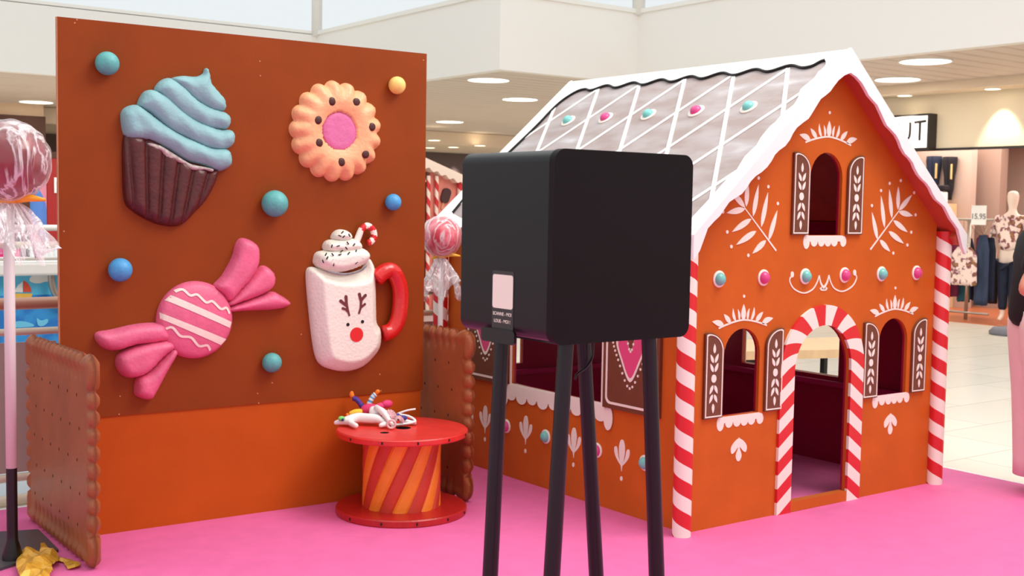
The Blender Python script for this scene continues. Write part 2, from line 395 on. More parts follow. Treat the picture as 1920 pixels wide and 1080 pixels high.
# walls of the light well above the concourse
struct(MB().box(-12, 9.23, 18, 18.15, 3.29, 4.28).build('wall_well_back', 'well'))
struct(MB().box(9.23, 9.38, 12.83, 18.15, 3.29, 4.28).build('wall_well_side', 'well'))
struct(MB().box(9.38, 11.65, 12.83, 12.98, 3.29, 4.28).build('wall_well_step', 'well'))
struct(MB().box(11.65, 11.8, -8, 12.98, 3.29, 4.28).build('wall_well_right', 'well'))
for nm, (x, y, dx, dy) in {'trim_1': (9.23, 18, -1, 1), 'trim_2': (11.65, 12.83, -1, 1)}.items():
    struct(MB().tube([(x, y, 4.25), (x+.02, y+.02, 6.5)], .09, 8).build(nm, 'white', smooth=True))
struct(MB().box(-12, 9.3, 18.0, 18.2, 4.27, 4.33).box(9.2, 9.4, 12.83, 18.2, 4.27, 4.33).box(9.2, 11.8, 12.8, 13.0, 4.27, 4.33).box(11.62, 11.82, -8, 13, 4.27, 4.33).build('trim_3', 'white'))

MT.update(beige=mat('beige_wall', (226, 196, 166), .8), taupe=mat('taupe_fascia', (96, 78, 74), .7), shopin=mat('shop_wall_pink', (198, 170, 156), .8, .04, 2),
 shopin2=mat('shop_wall_panel', (172, 142, 128), .8), sfloor=mat('shop_floor_wood', (190, 106, 66), .3, .15, 5, stretch=(1, 5, 1)), fascia=mat('shop_fascia_cream', (236, 222, 196), .7),
 brownd=mat('door_brown', (74, 42, 30), .7), redp=mat('red_panel', (150, 18, 20), .5), darkk=mat('dark_recess', (40, 32, 32), .8), signw=mat('sign_lit_white', (255, 255, 255), .5, emit=(255, 252, 246), es=.75),
 signb=mat('sign_black', (36, 30, 30), .5), small=mat('spot_disc', (255, 240, 210), .5, emit=(255, 236, 200), es=5))
# far wall behind the concourse
struct(MB().box(-12, 6.5, 24, 24.2, 0, 3.3).build('wall_back', 'beige'))
struct(MB().box(6.52, 34, 28.5, 28.7, 0, 2.99).build('wall_far', 'taupe'))
struct(MB().box(6.52, 30, 24.46, 24.5, 2.98, 3.29).build('trim_4', 'soffit'))
# shop front on the right: cream fascia over an open front, rooms behind
struct(MB().box(14.9, 15.1, -8, 13.59, 2.41, 3.179).build('wall_shop_fascia', 'fascia'))
struct(MB().box(14.88, 14.899, -8, 13.59, 2.39, 2.425).build('trim_5', 'signb'))
struct(MB().box(14.9, 19, -8, 13.59, 0.0, .012).build('floor_shop', 'sfloor'))
struct(MB().box(18.6, 18.8, -8, 13.58, 0.013, 2.9).build('wall_shop_back', 'shopin'))
struct(MB().box(15.101, 18.59, -8, 13.58, 2.75, 2.85).build('ceiling_shop', 'shopin'))
sh = [(11.389,1.521),(10.745,1.53)]
struct(MB().box(17.55, 17.75, sh[1][0], sh[0][0], 0, 2.74).build('wall_shop_panel', 'shopin2'))
struct(MB().box(14.92, 34, 13.6, 13.8, 0, 3.29).build('wall_shop_end', 'shopin'))

def lamp_disc(x, y, z, r, label, m='lamp', grp='round ceiling lights'):
    t = thing('ceiling_light', label, 'light', (x, y, z), 0, grp)
    MB().lathe([(r, 0), (r, -.012), (r*.02, -.012)], n=40).build('diffuser', m, t)
    MB().lathe([(r*1.001, .0), (r*1.07, 0), (r*1.07, -.018), (r*1.001, -.018), (r*1.001, 0)], n=40, caps=False).build('rim', 'white', t)
for (x, y), lb in zip([(9.896,14.017),(12.03,16.122),(14.193,21.52),(12.344,8.582),(13.759,9.983),(6.165,23.241),(19.23,25.505)],
    ['round ceiling light nearest the white bulkhead corner, above the black booth', 'round ceiling light between the bulkhead corner light and the roof edge', 'round ceiling light low beside the top right of the brown panel',
     'larger round ceiling light right of the house peak, nearer one', 'round ceiling light right of the house peak, farther one', 'round ceiling light left of the tall brown panel', 'round ceiling light peeping at the left slope of the house roof']):
    lamp_disc(x, y, 3.3, .29, lb)
for (x, y), lb in zip([(14.884,23.198),(16.728,26.272),(16.944,25.505),(16.902,24.26)], ['small spotlight nearest the brown panel edge under the far soffit', 'tiny spotlight over the dark band beside the brown panel', 'tiny spotlight in the middle of the dark band', 'bright spotlight over the black booth corner']):
    lamp_disc(x, y, 3.0, .14, lb, 'small', 'small spotlights in the far soffit')
(x, y), (x2, y2) = [(14.954,10.479),(14.765,9.117)]
for yy, lb in ((y, 'small spotlight in the soffit above the shop sign'), (y2, 'small spotlight in the soffit right of the shop sign')):
    lamp_disc(14.62, yy, 3.18, .1, lb, 'small', 'small spotlights above the shop front')
    l = bpy.data.lights.new('fascia_spot', 'SPOT'); l.energy = 60; l.spot_size = math.radians(62); l.spot_blend = .5; l.color = (1, .86, .66); l.shadow_soft_size = .04
    o = bpy.data.objects.new('fascia_spot', l); col.objects.link(o); o.location = (14.62, yy, 3.14); o.rotation_euler = (Vector((14.92, yy, 2.3))-o.location).to_track_quat('-Z', 'Y').to_euler()
for px in [(18.198,2.92),(18.968,2.95)]:
    l = bpy.data.lights.new('wall_washer', 'SPOT'); l.energy = 90; l.spot_size = math.radians(55); l.spot_blend = .5; l.color = (1, .95, .92); l.shadow_soft_size = .05
    o = bpy.data.objects.new('wall_washer', l); col.objects.link(o); o.location = (px[0], 28.2, 2.95); o.rotation_euler = (math.radians(12), 0, 0)
def warm(loc, sx, sy, p, c=(1, .85, .7)):
    area('ceiling_fill', loc, (loc[0], loc[1], 0), sx, sy, p, c)  # broad fill added under the ceilings to brighten far walls and shop, no visible fitting
warm((16.6, 9.5, 2.7), 2, 5, 160, (1, .93, .84))
nw = (1, .93, .86)
warm((4, 21, 3.27), 9, 3, 300, nw)
warm((17, 19, 3.27), 12, 6, 300, nw)
warm((13, 8, 3.27), 1.5, 8, 80, nw)
warm((17, 26.5, 2.95), 14, 2, 110, nw)

# pink carpet stage
c = MB().box(-6, 6.2, -6, 5.98, 0, .012, 0).box(6.2, 6.225, -6, 6.0, 0, .013, 1).box(-6, 6.225, 5.98, 6.0, 0, .013, 1)
tag(c.build('pink_carpet', ['carpet', 'trim']), 'flat pink carpet under the whole gingerbread display', 'carpet')
CZ = .012

# ================================================================ PLAYHOUSE
house = thing('gingerbread_playhouse', 'large orange gingerbread playhouse with white icing roof, candy striped corners and arched door', 'playhouse', (3.887, 3.882, CZ))
W, L, CX = 1.86, 2.0, .93
SL = .874
def roofz(s): return 2.274-SL*abs(s-CX)
def arch(x0, x1, z0, zs, zt, n=14):
    cx = (x0+x1)/2; r = (x1-x0)/2
    return [(x0, z0), (x1, z0)]+[(cx+r*math.cos(PI*i/n), zs+(zt-zs)*math.sin(PI*i/n)) for i in range(n+1)]
wins = [arch(.226, .471, .523, .81, .933), arch(1.389, 1.634, .523, .81, .933), arch(.798, 1.043, 1.374, 1.66, 1.784)]
door = arch(.712, 1.148, .044, .70, .93, 20)
gable = [(0, 0), (W, 0), (W, roofz(W)-.03), (CX, roofz(CX)-.03), (0, roofz(0)-.03)]
# front wall: painted outer board and magenta lining
MB().prism([gable]+wins+[door], lambda a, b, h: (a, .018-h, b), 0, .018, 0, 0, 0).build('front_wall', 'gb', house)
MB().prism([[(.033, 0.001), (W-.033, 0.001), (W-.033, 1.40), (CX, 2.16), (.033, 1.40)]]+wins+[door], lambda a, b, h: (a, .0185+h, b), 0, .012, 0).build('front_lining', 'mag', house)
bw = [(.10, .54, .53, 1.0)]
back_holes = [[(.12, .53), (.535, .53), (.535, .98), (.12, .98)], [(1.32, .53), (1.74, .53), (1.74, .98), (1.32, .98)]]
MB().prism([gable]+back_holes, lambda a, b, h: (a, L-h, b), 0, .018, 0).build('back_wall', 'gb', house)
MB().prism([[(.033, 0.001), (W-.033, 0.001), (W-.033, 1.40), (CX, 2.16), (.033, 1.40)]]+back_holes, lambda a, b, h: (a, L-.019-h, b), 0, .012, 0).build('back_lining', 'mag', house)
sw = [(.60, .52), (1.36, .52), (1.36, 1.02), (.60, 1.02)]
for x, sg in ((0, 1), (W, -1)):
    MB().prism([[(.019, 0), (L-.019, 0), (L-.019, 1.43), (.019, 1.43)], sw], lambda a, b, h: (x+sg*h, a, b), 0, .018, 0).build('side_wall', 'gb', house)
    MB().prism([[(.0315, 0.001), (L-.0315, 0.001), (L-.0315, 1.40), (.0315, 1.40)], sw], lambda a, b, h: (x+sg*(.0185+h), a, b), 0, .012, 0).build('side_lining', 'mag', house)
    fr = MB().prism([[(.59, .51), (1.37, .51), (1.37, 1.03), (.59, 1.03)], [(.603, .523), (1.357, .523), (1.357, 1.017), (.603, 1.017)]], lambda a, b, h: (x-sg*h, a, b), .0003, .006, 0)
    fr.build('window_frame', 'icing', house)
# rails and studs inside
rails = MB().box(W-.07, W-.031, .04, L-.04, .465, .495).box(.04, W-.04, L-.07, L-.032, .465, .495).box(.04, W-.04, L-.06, L-.032, 1.25, 1.29).box(W-.07, W-.031, .032, .075, .05, 1.4).box(.2, W-.2, L-.06, L-.032, 1.52, 1.56).box(.05, W-.05, .5, .54, 1.395, 1.43).box(.05, W-.05, 1.4, 1.44, 1.395, 1.43)
rails.build('inner_rail', mat('magenta_rail', (176, 24, 84), .4), house)
MB().box(.713, 1.147, -.012, .032, 0.001, .052).build('threshold', 'gb', house)
MB().box(.02, W-.02, .031, L-.03, 0, .008).build('floor_mat', 'carpet', house)
# roof
def RP(s_, t, h): n = Vector((-SL if s_ <= CX else SL, 0, 1)).normalized(); p = Vector((s_, t, roofz(s_)))+n*h; return p
RPn = lambda a, b, h: (Vector((a, b, 2.274-SL*(CX-a)))+Vector((-SL, 0, 1)).normalized()*h)
SE, T0, T1 = -.11, -.117, 2.045
for sg, nm in ((1, 'roof_panel'), (-1, 'roof_panel')):
    fn = (lambda a, b, h: RPn(a, b, h)) if sg == 1 else (lambda a, b, h: (lambda p: (2*CX-p[0], p[1], p[2]))(RPn(a, b, h)))
    MB().prism([[(SE, T0+.02), (CX-.0005, T0+.02), (CX-.0005, T1-.02), (SE, T1-.02)]], fn, -.025, 0, 0, 1, 1).build(nm, ['roofw', 'soft'], house)
    MB().prism([[(SE+.002, T0+.021), (SE+.05, T0+.021), (SE+.05, T1-.021), (SE+.002, T1-.021)]], fn, -.06, -.0255, 0).build('eave_board', 'soft', house)
# white icing border lying on the roof slope, wavy on its inner side, with a dark shadow line
inner = [(0.87,-0.015),(0.845,-0.038),(0.815,-0.04),(0.8,-0.031),(0.761,-0.038),(0.721,-0.021),(0.693,-0.013),(0.653,-0.038),(0.602,-0.054),(0.557,-0.029),(0.505,-0.03),(0.481,-0.019),(0.414,-0.021),(0.371,-0.035),(0.31,-0.021),(0.236,-0.042),(0.187,-0.03),(0.121,-0.028),(0.059,-0.024),(-0.022,-0.016)]
inner = [(a, max(T0+.03, b)) for a, b in inner]
fr_ = inner+[(-.03, -.02)]
left = [(-.045+.012*math.sin(t*24), t) for t in [0.03+.05*i for i in range(38)]]
back = [(-.02, 1.93), (.1, 1.955), (.2, 1.94), (.3, 1.965), (.42, 1.955), (.52, 1.945), (.62, 1.94), (.7, 1.945), (.77, 1.935), (.82, 1.90), (.85, 1.855), (.856, 1.80)]
top = [(.855+.013*math.sin((t-.15)*2*PI/.235), t) for t in [1.755-.03*i for i in range(58)]]+[(.872, .02), (.878, -.002)]
hole = smooth_loop(fr_+left+back+top, 2)
for sg in (1, -1):
    fn = RPn if sg == 1 else (lambda a, b, h: (lambda p: (2*CX-p[0], p[1], p[2]))(RPn(a, b, h)))
    MB().prism([[(SE-.004, T0+.0185), (CX-.0005, T0+.0185), (CX-.0005, T1+.004), (SE-.004, T1+.004)], hole], fn, .0005, .0118, 0).build('icing_border', 'trim', house)
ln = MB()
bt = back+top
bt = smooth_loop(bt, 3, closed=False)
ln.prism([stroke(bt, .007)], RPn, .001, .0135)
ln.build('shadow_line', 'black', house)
# icing lattice
lat = MB()
def clipseg(p, q, s0, s1, t0, t1):
    (x0, y0), (x1, y1) = p, q; a, b = 0, 1; dx, dy = x1-x0, y1-y0
    for pp, qq in ((-dx, x0-s0), (dx, s1-x0), (-dy, y0-t0), (dy, t1-y0)):
        if abs(pp) < 1e-9: continue
        r = qq/pp
        if pp < 0: a = max(a, r)
        else: b = min(b, r)
    return None if a >= b else ((x0+dx*a, y0+dy*a), (x0+dx*b, y0+dy*b))
for k in range(-4, 10):
    t0 = .212+.367*k
    for sg in (-1, 1):
        cs = clipseg((.853, t0), (-.05, t0+sg*.79*.903), -.05, .853, -.035, 1.955)
        if cs: lat.prism([stroke([cs[0], cs[1]], .021)], RPn, .0005, .003+.0007*(sg > 0))
lat.build('icing_lattice', 'trim', house)
def button(fn, a, b, m, r=.032, parent=house, name='candy_button', ring=1.28):
    c0 = Vector(fn(a, b, 0)); n = (Vector(fn(a, b, 1))-c0); q = n.to_track_quat('Z', 'Y')
    o = MB().lathe([(r*(1-(i/8)**2)**.5 if i < 8 else r*.03, .004+r*.95*i/8) for i in range(9)], n=28).build(name, m, parent, loc=c0, smooth=True, rot=q.to_euler())
    MB().lathe([(r*ring, 0), (r*ring, .004), (r*ring*.93, .007), (r*.5, .007)], n=28).build('icing_ring', 'icing', o, smooth=True)
    return o
for t, m in ((.251, 'teal'), (.615, 'pinkc'), (.979, 'teal'), (1.334, 'pinkc'), (1.672, 'teal')):
    button(RPn, .617, t, m, .032, ring=1.5)
# bargeboards on both gables
low = [(0.928,2.187),(0.884,2.164),(0.84,2.137),(0.807,2.106),(0.782,2.08),(0.749,2.059),(0.714,2.039),(0.684,2.004),(0.653,1.967),(0.63,1.941),(0.591,1.92),(0.55,1.895),(0.524,1.868),(0.502,1.835),(0.471,1.805),(0.431,1.784),(0.402,1.762),(0.379,1.731),(0.351,1.703),(0.315,1.679),(0.276,1.66),(0.244,1.635),(0.219,1.605),(0.188,1.577),(0.147,1.558),(0.107,1.538),(0.078,1.507),(0.049,1.475),(0.014,1.451),(-0.024,1.42),(-0.07,1.381),(-0.116,1.32)]
low = [(a, b-.012) for a, b in low if SE+.05 < a < CX-.01]
half = [(CX, roofz(CX)+.015), (CX, roofz(CX)-.106)]+low+[(SE+.04, 1.31), (SE+.012, 1.275), (SE, 1.272), (SE, roofz(SE)+.014)]
for y in (T0, T1-.018):
    for sg in (1, -1):
        H = half if sg == 1 else [(2*CX-a, b) for a, b in half][::-1]
        MB().prism([H], lambda a, b, h: (a, y+.018-h, b), 0, .018, 0).build('bargeboard', 'trim', house)
# corner posts (candy striped rounds)
for x, y, m in ((-.042, -.02, 'post'), (W+.04, -.02, 'post'), (-.042, L+.02, 'post'), (W+.04, L+.02, 'post')):
    MB().lathe([(.043, 0), (.043, 1.395)], n=40).build('corner_post', m, house, loc=(x, y, 0), auto=40)
# door surround: slanted red and white bands following the arch
def surround():
    b = MB(); ro, ri, cx, zs = .32, .218, .93, .705
    Ltot = 2*zs+PI*(ro+ri)/2
    def pt(u, w_):      # u along, w 0 inner..1 outer
        r = ri+(ro-ri)*w_
        if u < zs: return (cx-r, u)
        if u < zs+PI*(ro+ri)/2:
            a = PI-(u-zs)/((ro+ri)/2); return (cx+r*math.cos(a), zs+r*math.sin(a))
        return (cx+r, Ltot-u)
    nb = 34; sub = 8; NU = nb*sub; NW = 6; SLT = .072
    def kk(u): return 1 if u < zs else (-1 if u > Ltot-zs else math.cos(PI*(u-zs)/(Ltot-2*zs)))
    for i in range(NU+1):
        for j in range(NW+1):
            U = -.04+(Ltot+.08)*i/NU; w_ = j/NW; u = U-(w_-.5)*SLT*kk(U)
            a, z = pt(max(0, min(Ltot, u)), w_); b.v.append((a, -.016, z))
    for i in range(NU):
        for j in range(NW):
            q = i*(NW+1)+j; b.f.append((q, q+1, q+NW+2, q+NW+1)); b.m.append((i//sub) % 2)
    for j in (0, NW):
        for i in range(NU):
            q = i*(NW+1)+j; p, r = b.v[q], b.v[q+NW+1]; n0 = len(b.v); b.v += [(p[0], -.0003, p[2]), (r[0], -.0003, r[2])]
            b.f.append((q, q+NW+1, n0+1, n0)); b.m.append((i//sub) % 2)
    return b
surround().build('door_surround', ['red', 'cwhite'], house)
# shutters on the front
def shutter(x0, x1, z0, zt, high_left, label=None):
    zs = zt-.085
    n = 10
    def outl(i_):
        a0, a1, b0 = x0+i_, x1-i_, z0+i_; bt = zt-i_
        if high_left:
            cur = [(a0+.012+(a1-a0-.012)*math.sin(PI/2*k/n), zs-i_*.4+(bt-zs+i_*.4)*math.cos(PI/2*k/n)) for k in range(n+1)]
            return [(a0, b0), (a1, b0)]+cur[::-1]+[(a0, bt-.005)]
        cur = [(a1-.012-(a1-a0-.012)*math.sin(PI/2*k/n), zs-i_*.4+(bt-zs+i_*.4)*math.cos(PI/2*k/n)) for k in range(n+1)]
        return [(a0, b0), (a1, b0), (a1, bt-.005)]+cur
    s_ = MB().prism([outl(0)], FRONT, .0005, .014).build('shutter', 'brown', house)
    p = MB(); p.prism([outl(.006), outl(.012)], FRONT, .0142, .0162)
    cx = (x0+x1)/2+(-.004 if high_left else .004); zc = z0+(zt-z0)*.465; k = (zt-z0)/.395
    for dz, up in ((.137, 1), (-.137, -1)):
        p.prism([leaf(cx, zc+dz*k-up*.022, .045, .017, 90*up)], FRONT, .0142, .0162)
    for dz, up in ((.094, 1), (.052, 1), (-.052, -1), (-.094, -1)):
        for sx_ in (-1, 1):
            p.prism([leaf(cx+sx_*.005, zc+dz*k-up*.022, .046, .017, 90*up-sx_*up*27)], FRONT, .0142, .0162)
    p.prism([circle(cx, zc, .0165, ry=.019)], FRONT, .0142, .0162)
    p.build('icing_pattern', 'icing', s_)
for c0, c1, z0, zt in ((.226, .471, .523, .925), (1.389, 1.634, .523, .925), (.798, 1.043, 1.376, 1.778)):
    shutter(c0-.137, c0-.015, z0, zt, True); shutter(c1+.033, c1+.155, z0, zt, False)
# icing motifs on the front
H1 = .0022
def crown(cx, z, k=1):
    p = MB(); arc = [(cx+k*x, z-k*(.030*(abs(x)/.155)**1.6)) for x in [-.165+.33*i/20 for i in range(21)]]
    p.prism([stroke(arc, .008*k)], FRONT, 0, H1)
    p.prism([leaf(cx, z-.004, .078*k, .032*k, 90)], FRONT, 0, H1)
    for sx_ in (-1, 1):
        for x, l, w_, an, bd in ((.028, .056, .015, 78, .004), (.052, .066, .017, 72, -.006), (.085, .066, .024, 42, 0), (.130, .082, .028, 16, .004)):
            zz = z-k*.030*(x/.155)**1.6
            L_ = leaf(0, 0, l*k, w_*k, an, bd*k); L_ = [(sx_*a+cx+sx_*x*k, b+zz) for a, b in L_]
            p.prism([L_ if sx_ > 0 else L_[::-1]], FRONT, 0, H1)
    p.prism([circle(cx, z+.112*k, .0075*k)], FRONT, 0, H1)
    p.build('icing_crown', 'icing', house)
crown(.348, .974); crown(1.511, .982); crown(.925, 1.862, 1.06)
def sill(cx, z, wd=.30):
    p = MB(); x0, x1 = cx-wd/2, cx+wd/2
    p.prism([[(x0+.03, z-.03), (x1-.03, z-.03), (x1-.02, z), (x0+.02, z)]], FRONT, 0, H1)
    xs = [x0+.012, x0+.07, x0+.125, x0+.175, x0+.225, x1-.015]
    for i, x in enumerate(xs):
        e = i in (0, len(xs)-1)
        p.prism([leaf_e(x, z-.022-(.008 if e else .006), .024 if e else .026, .036 if i == 0 else .027)], FRONT, 0, H1-.0002*i)
    p.build('icing_sill', 'icing', house)
def leaf_e(x, z, rx, rz): return circle(x, z, rx, 20, rz)
sill(.350, .521); sill(1.512, .528); sill(.925, 1.372, .31)
def drop(cx, z, m=FRONT, up=False, par=house):
    p = MB(); d = -1 if up else 1
    P = lambda L_: [(a, z+d*(b)) for a, b in L_]
    shapes = [[(cx+a, b) for a, b in smooth_loop([(0, 0), (.012, -.022), (.006, -.05), (.02, -.085), (.012, -.108), (0, -.114), (-.012, -.108), (-.02, -.085), (-.006, -.05), (-.012, -.022)], 3)]] if not up else [[(cx+a, b) for a, b in smooth_loop([(0, 0), (.022, .02), (.02, .06), (.005, .1), (-.005, .1), (-.02, .06), (-.022, .02)], 3)]]
    if not up:
        for sx_ in (-1, 1): shapes.append([(cx+sx_*a, b) for a, b in smooth_loop([(0, -.005), (.03, -.018), (.054, -.045), (.05, -.072), (.034, -.07), (.012, -.05), (0, -.03)], 3)])
        for s_ in shapes: p.prism([[(a, z+b) for a, b in s_]], m, 0, H1)
    else:
        shapes = [smooth_loop([(-.017, .02), (-.022, .065), (-.013, .1), (0, .108), (.013, .1), (.022, .065), (.017, .02), (.004, -.03), (0, -.05), (-.004, -.03)], 3)]
        for sx_ in (-1, 1): shapes.append([(sx_*a, b) for a, b in smooth_loop([(.004, -.02), (.03, .0), (.052, .03), (.056, .06), (.045, .068), (.034, .058), (.024, .02)], 3)])
        shapes.append(circle(0, -.085, .009, 12, .012))
        for s_ in shapes: p.prism([[(cx+a, z+b) for a, b in s_]], m, 0, H1)
    p.build('icing_drop', 'icing', par)
drop(.343, .412); drop(1.512, .424)
branch = [(1.287,1.299),(1.518,1.504)]
lv = [(1.343,1.349),(1.288,1.493),(1.398,1.412),(1.358,1.579),(1.457,1.462),(1.426,1.613),(1.506,1.508),(1.502,1.629),(1.514,1.504),(1.622,1.588),(1.514,1.497),(1.637,1.477),(1.469,1.451),(1.597,1.389),(1.432,1.394),(1.566,1.329),(1.361,1.349),(1.453,1.287)]
dt = [(1.286,1.526),(1.357,1.605),(1.427,1.644),(1.521,1.661),(1.642,1.6),(1.661,1.482),(1.629,1.389),(1.599,1.321),(1.481,1.279)]
for mirror in (0, 1):
    p = MB(); f_ = (lambda L_: mir(L_, .925)) if mirror else (lambda L_: L_)
    p.prism([f_(stroke(branch, .009, .005))], FRONT, 0, H1)
    for i in range(0, len(lv), 2): p.prism([f_(leaf_to(lv[i], lv[i+1], .03))], FRONT, 0, H1)
    for d in dt: p.prism([f_(circle(d[0], d[1], .0085, 12))], FRONT, 0, H1)
    p.build('icing_branch', 'icing', house)
scroll = [(0.682,1.178),(0.668,1.152),(0.701,1.112),(0.773,1.089),(0.837,1.103),(0.871,1.136),(0.888,1.173)]
sc2 = [(0.888,1.173),(0.9,1.138),(0.922,1.114),(0.947,1.106)]
p = MB()
for mirror in (0, 1):
    f_ = (lambda L_: mir(L_, .925)) if mirror else (lambda L_: L_)
    p.prism([f_(stroke(smooth_loop(scroll, 5, False), .007))], FRONT, 0, H1)
    p.prism([f_(stroke(smooth_loop(sc2+[(.925, sc2[-1][1]-.002)], 5, False), .007, .018))], FRONT, 0, H1)
    p.prism([f_(circle(scroll[0][0]+.003, scroll[0][1]+.004, .012, 16, .015))], FRONT, 0, H1)
p.build('icing_scroll', 'icing', house)
for i in range(6): button(FRONT, .176+.3027*i, 1.171, 'teal' if i in (0, 2, 4) else 'pinkc', .031)
# motifs and shutters on the long side
for t in (.044, .443, .813, 1.223, 1.604): 
    if t > .1: drop(t, .255, SIDE, True)
for t, m in ((.277, 'teal'), (.629, 'pinkc'), (1.046, 'teal'), (1.40, 'pinkc'), (1.76, 'teal')): button(SIDE, t, .278, m, .03)
p = MB(); p.prism([[(.57, .455), (1.39, .455), (1.39, .515), (.57, .515)]], SIDE, .0065, .0085)
for i in range(9):
    t = .605+.0935*i; p.prism([circle(t, .455, .046 if i % 2 else .04, 20, .036 if i % 2 else .026)], SIDE, .0062, .0083-.0001*i)
for t in (.535, 1.425): p.prism([circle(t+(.01 if t < 1 else -.01), .455, .034, 20, .062)], SIDE, .006, .0082)
p.build('icing_sill', 'icing', house)
for t0, t1 in ((.175, .575), (1.385, 1.785)):
    s_ = MB().prism([[(t0, .508), (t1, .508), (t1, .985), (t0, .985)]], SIDE, .0005, .02).build('shutter', 'brown', house)
    cx = (t0+t1)/2
    p = MB(); p.prism([rrect(t0+.022, t1-.022, .53, .965, .035), rrect(t0+.034, t1-.034, .542, .953, .028)], SIDE, .0202, .0225); 
    hp = smooth_loop([(cx, .655), (cx+.07, .76), (cx+.105, .84), (cx+.085, .895), (cx+.04, .90), (cx, .80), (cx-.04, .90), (cx-.085, .895), (cx-.105, .84), (cx-.07, .76)], 5)
    g = .86; hin = [(cx+(a-cx)*g, .79+(b-.79)*g) for a, b in hp]
    p.prism([hp, hin], SIDE, .0202, .0225)
    n = 40; ho = [(cx+(a-cx)*1.25, .785+(b-.785)*1.23) for a, b in hp]; ho = resample(ho, .026)
    for a, b in ho: 
        if b < .93: p.prism([circle(a, b, .0065, 10)], SIDE, .0202, .0225)
    p.build('icing_outline', 'icing', s_)
    MB().prism([hin], SIDE, .0202, .0216).build('heart', 'heart', s_)

# ================================================================ BROWN DISPLAY PANEL
PA = -math.radians(1.5); P0 = Vector((1.640, 5.289, 0)); E1 = Vector((math.cos(PA), math.sin(PA), 0)); PN = Vector((math.sin(PA), -math.cos(PA), 0))
panel = thing('gingerbread_display_panel', 'tall brown painted board standing on a lighter orange lower board', 'display panel', (P0.x, P0.y, CZ), PA)
MB().box(-.147, 1.675, 0, .018, .53, 2.262).build('upper_board', 'gbd', panel)
MB().box(-.135, 1.665, .006, .024, 0, .53).build('lower_board', 'gbl', panel)
MB().box(-.150, -.1472, .0, .02, .53, 2.262).build('board_edge', 'edge', panel)
MB().box(-.1, -.05, .024, .07, 0, 2.1).box(.7, .75, .024, .07, 0, 2.1).box(1.58, 1.63, .024, .07, 0, 2.1).build('rear_batten', 'edge', panel)
sc_ = MB()
for a, b in [(-0.075,2.254),(-0.066,2.268),(0.767,2.161),(0.77,2.094),(1.656,2.24),(0.766,0.545),(1.42,0.64),(1.427,0.555),(0.554,0.845),(0.109,0.629),(0.104,0.548),(0.985,0.865),(0.086,1.163),(0.834,0.638),(0.76,0.592),(-0.127,1.363)]:
    sc_.lathe([(.004, 0), (.003, .0015)], (a, b-CZ, 0), 8)
sc_.v = [(x, -z, y) for x, y, z in sc_.v]
sc_.build('screw', 'edge', panel)
def on_panel(a, b, h=0): return P0+E1*a+PN*h+Vector((0, 0, b))
def proot(name, label, cat, a, b, grp=None): return thing(name, label, cat, on_panel(a, b), PA, grp)
def ball_on(px, r, m, label):
    a, b = px; o = MB().ball((0, -r*.62, 0), (r, r*.95, r), 32, 20).build('candy_ball', m, None, on_panel(a, b, .0), True, (0, 0, PA))
    tag(o, label, 'candy ball', 'candy balls fixed to the brown panel')
bp_ = [(0.052,2.09),(1.488,2.099),(0.828,1.497),(1.473,1.514),(0.103,1.195),(0.82,0.74)]
for q, r, m, lb in zip(bp_, (.051, .044, .063, .042, .052, .047), ('bteal', 'byel', 'bteal', 'bblue', 'bblue', 'bteal'),
    ('teal ball at the top left corner of the brown panel', 'yellow ball at the top right of the brown panel', 'largest teal ball in the middle of the brown panel', 'blue ball at the right edge of the brown panel',
     'blue ball at the left edge of the brown panel', 'teal ball low on the panel between the pink sweet and the mug')): ball_on(q, r, m, lb)

def PF(ca, cb): return lambda a, b, h: (a-ca, -h, b-cb)
def dome(H, r): return lambda a, b, d: H*math.sqrt(max(0, 1-(1-min(1, d/r))**2))
# cupcake
ca, cb = [(0.38,1.735)][0]
cup = proot('cupcake_relief', 'blue frosted cupcake sculpture on the upper left of the brown panel', 'cupcake', ca, cb); fn = PF(ca, cb)
case = smooth_loop([(0.129,1.788),(0.187,1.796),(0.235,1.787),(0.331,1.732),(0.429,1.676),(0.517,1.655),(0.56,1.649),(0.545,1.583),(0.504,1.509),(0.447,1.447),(0.391,1.396),(0.336,1.386),(0.281,1.395),(0.221,1.419),(0.162,1.456),(0.13,1.5),(0.122,1.63)], 4)
apx = [(0.231,0.667)][0]
def case_h(a, b, d):
    an = math.atan2(a-apx[0], b-apx[1]); g = abs(math.sin(an*44+.4))
    return .05*math.sqrt(max(0, 1-(1-min(1, d/.045))**2))*(1-.42*(1-g)**1.6)
MB().relief(case, fn, case_h, .0055).build('cupcake_case', 'cup', cup, smooth=True)
MB().relief(smooth_loop([(0.225,1.755),(0.277,1.747),(0.338,1.714),(0.387,1.686),(0.424,1.668),(0.486,1.658),(0.524,1.65),(0.519,1.638),(0.486,1.646),(0.442,1.643),(0.405,1.651),(0.394,1.667),(0.36,1.678),(0.338,1.689),(0.321,1.684),(0.301,1.707),(0.282,1.725),(0.259,1.726),(0.237,1.739)], 3), fn, lambda a, b, d: .043+.008*min(1, d/.01), .006).build('chipped_paint', 'cupw', cup, smooth=True)
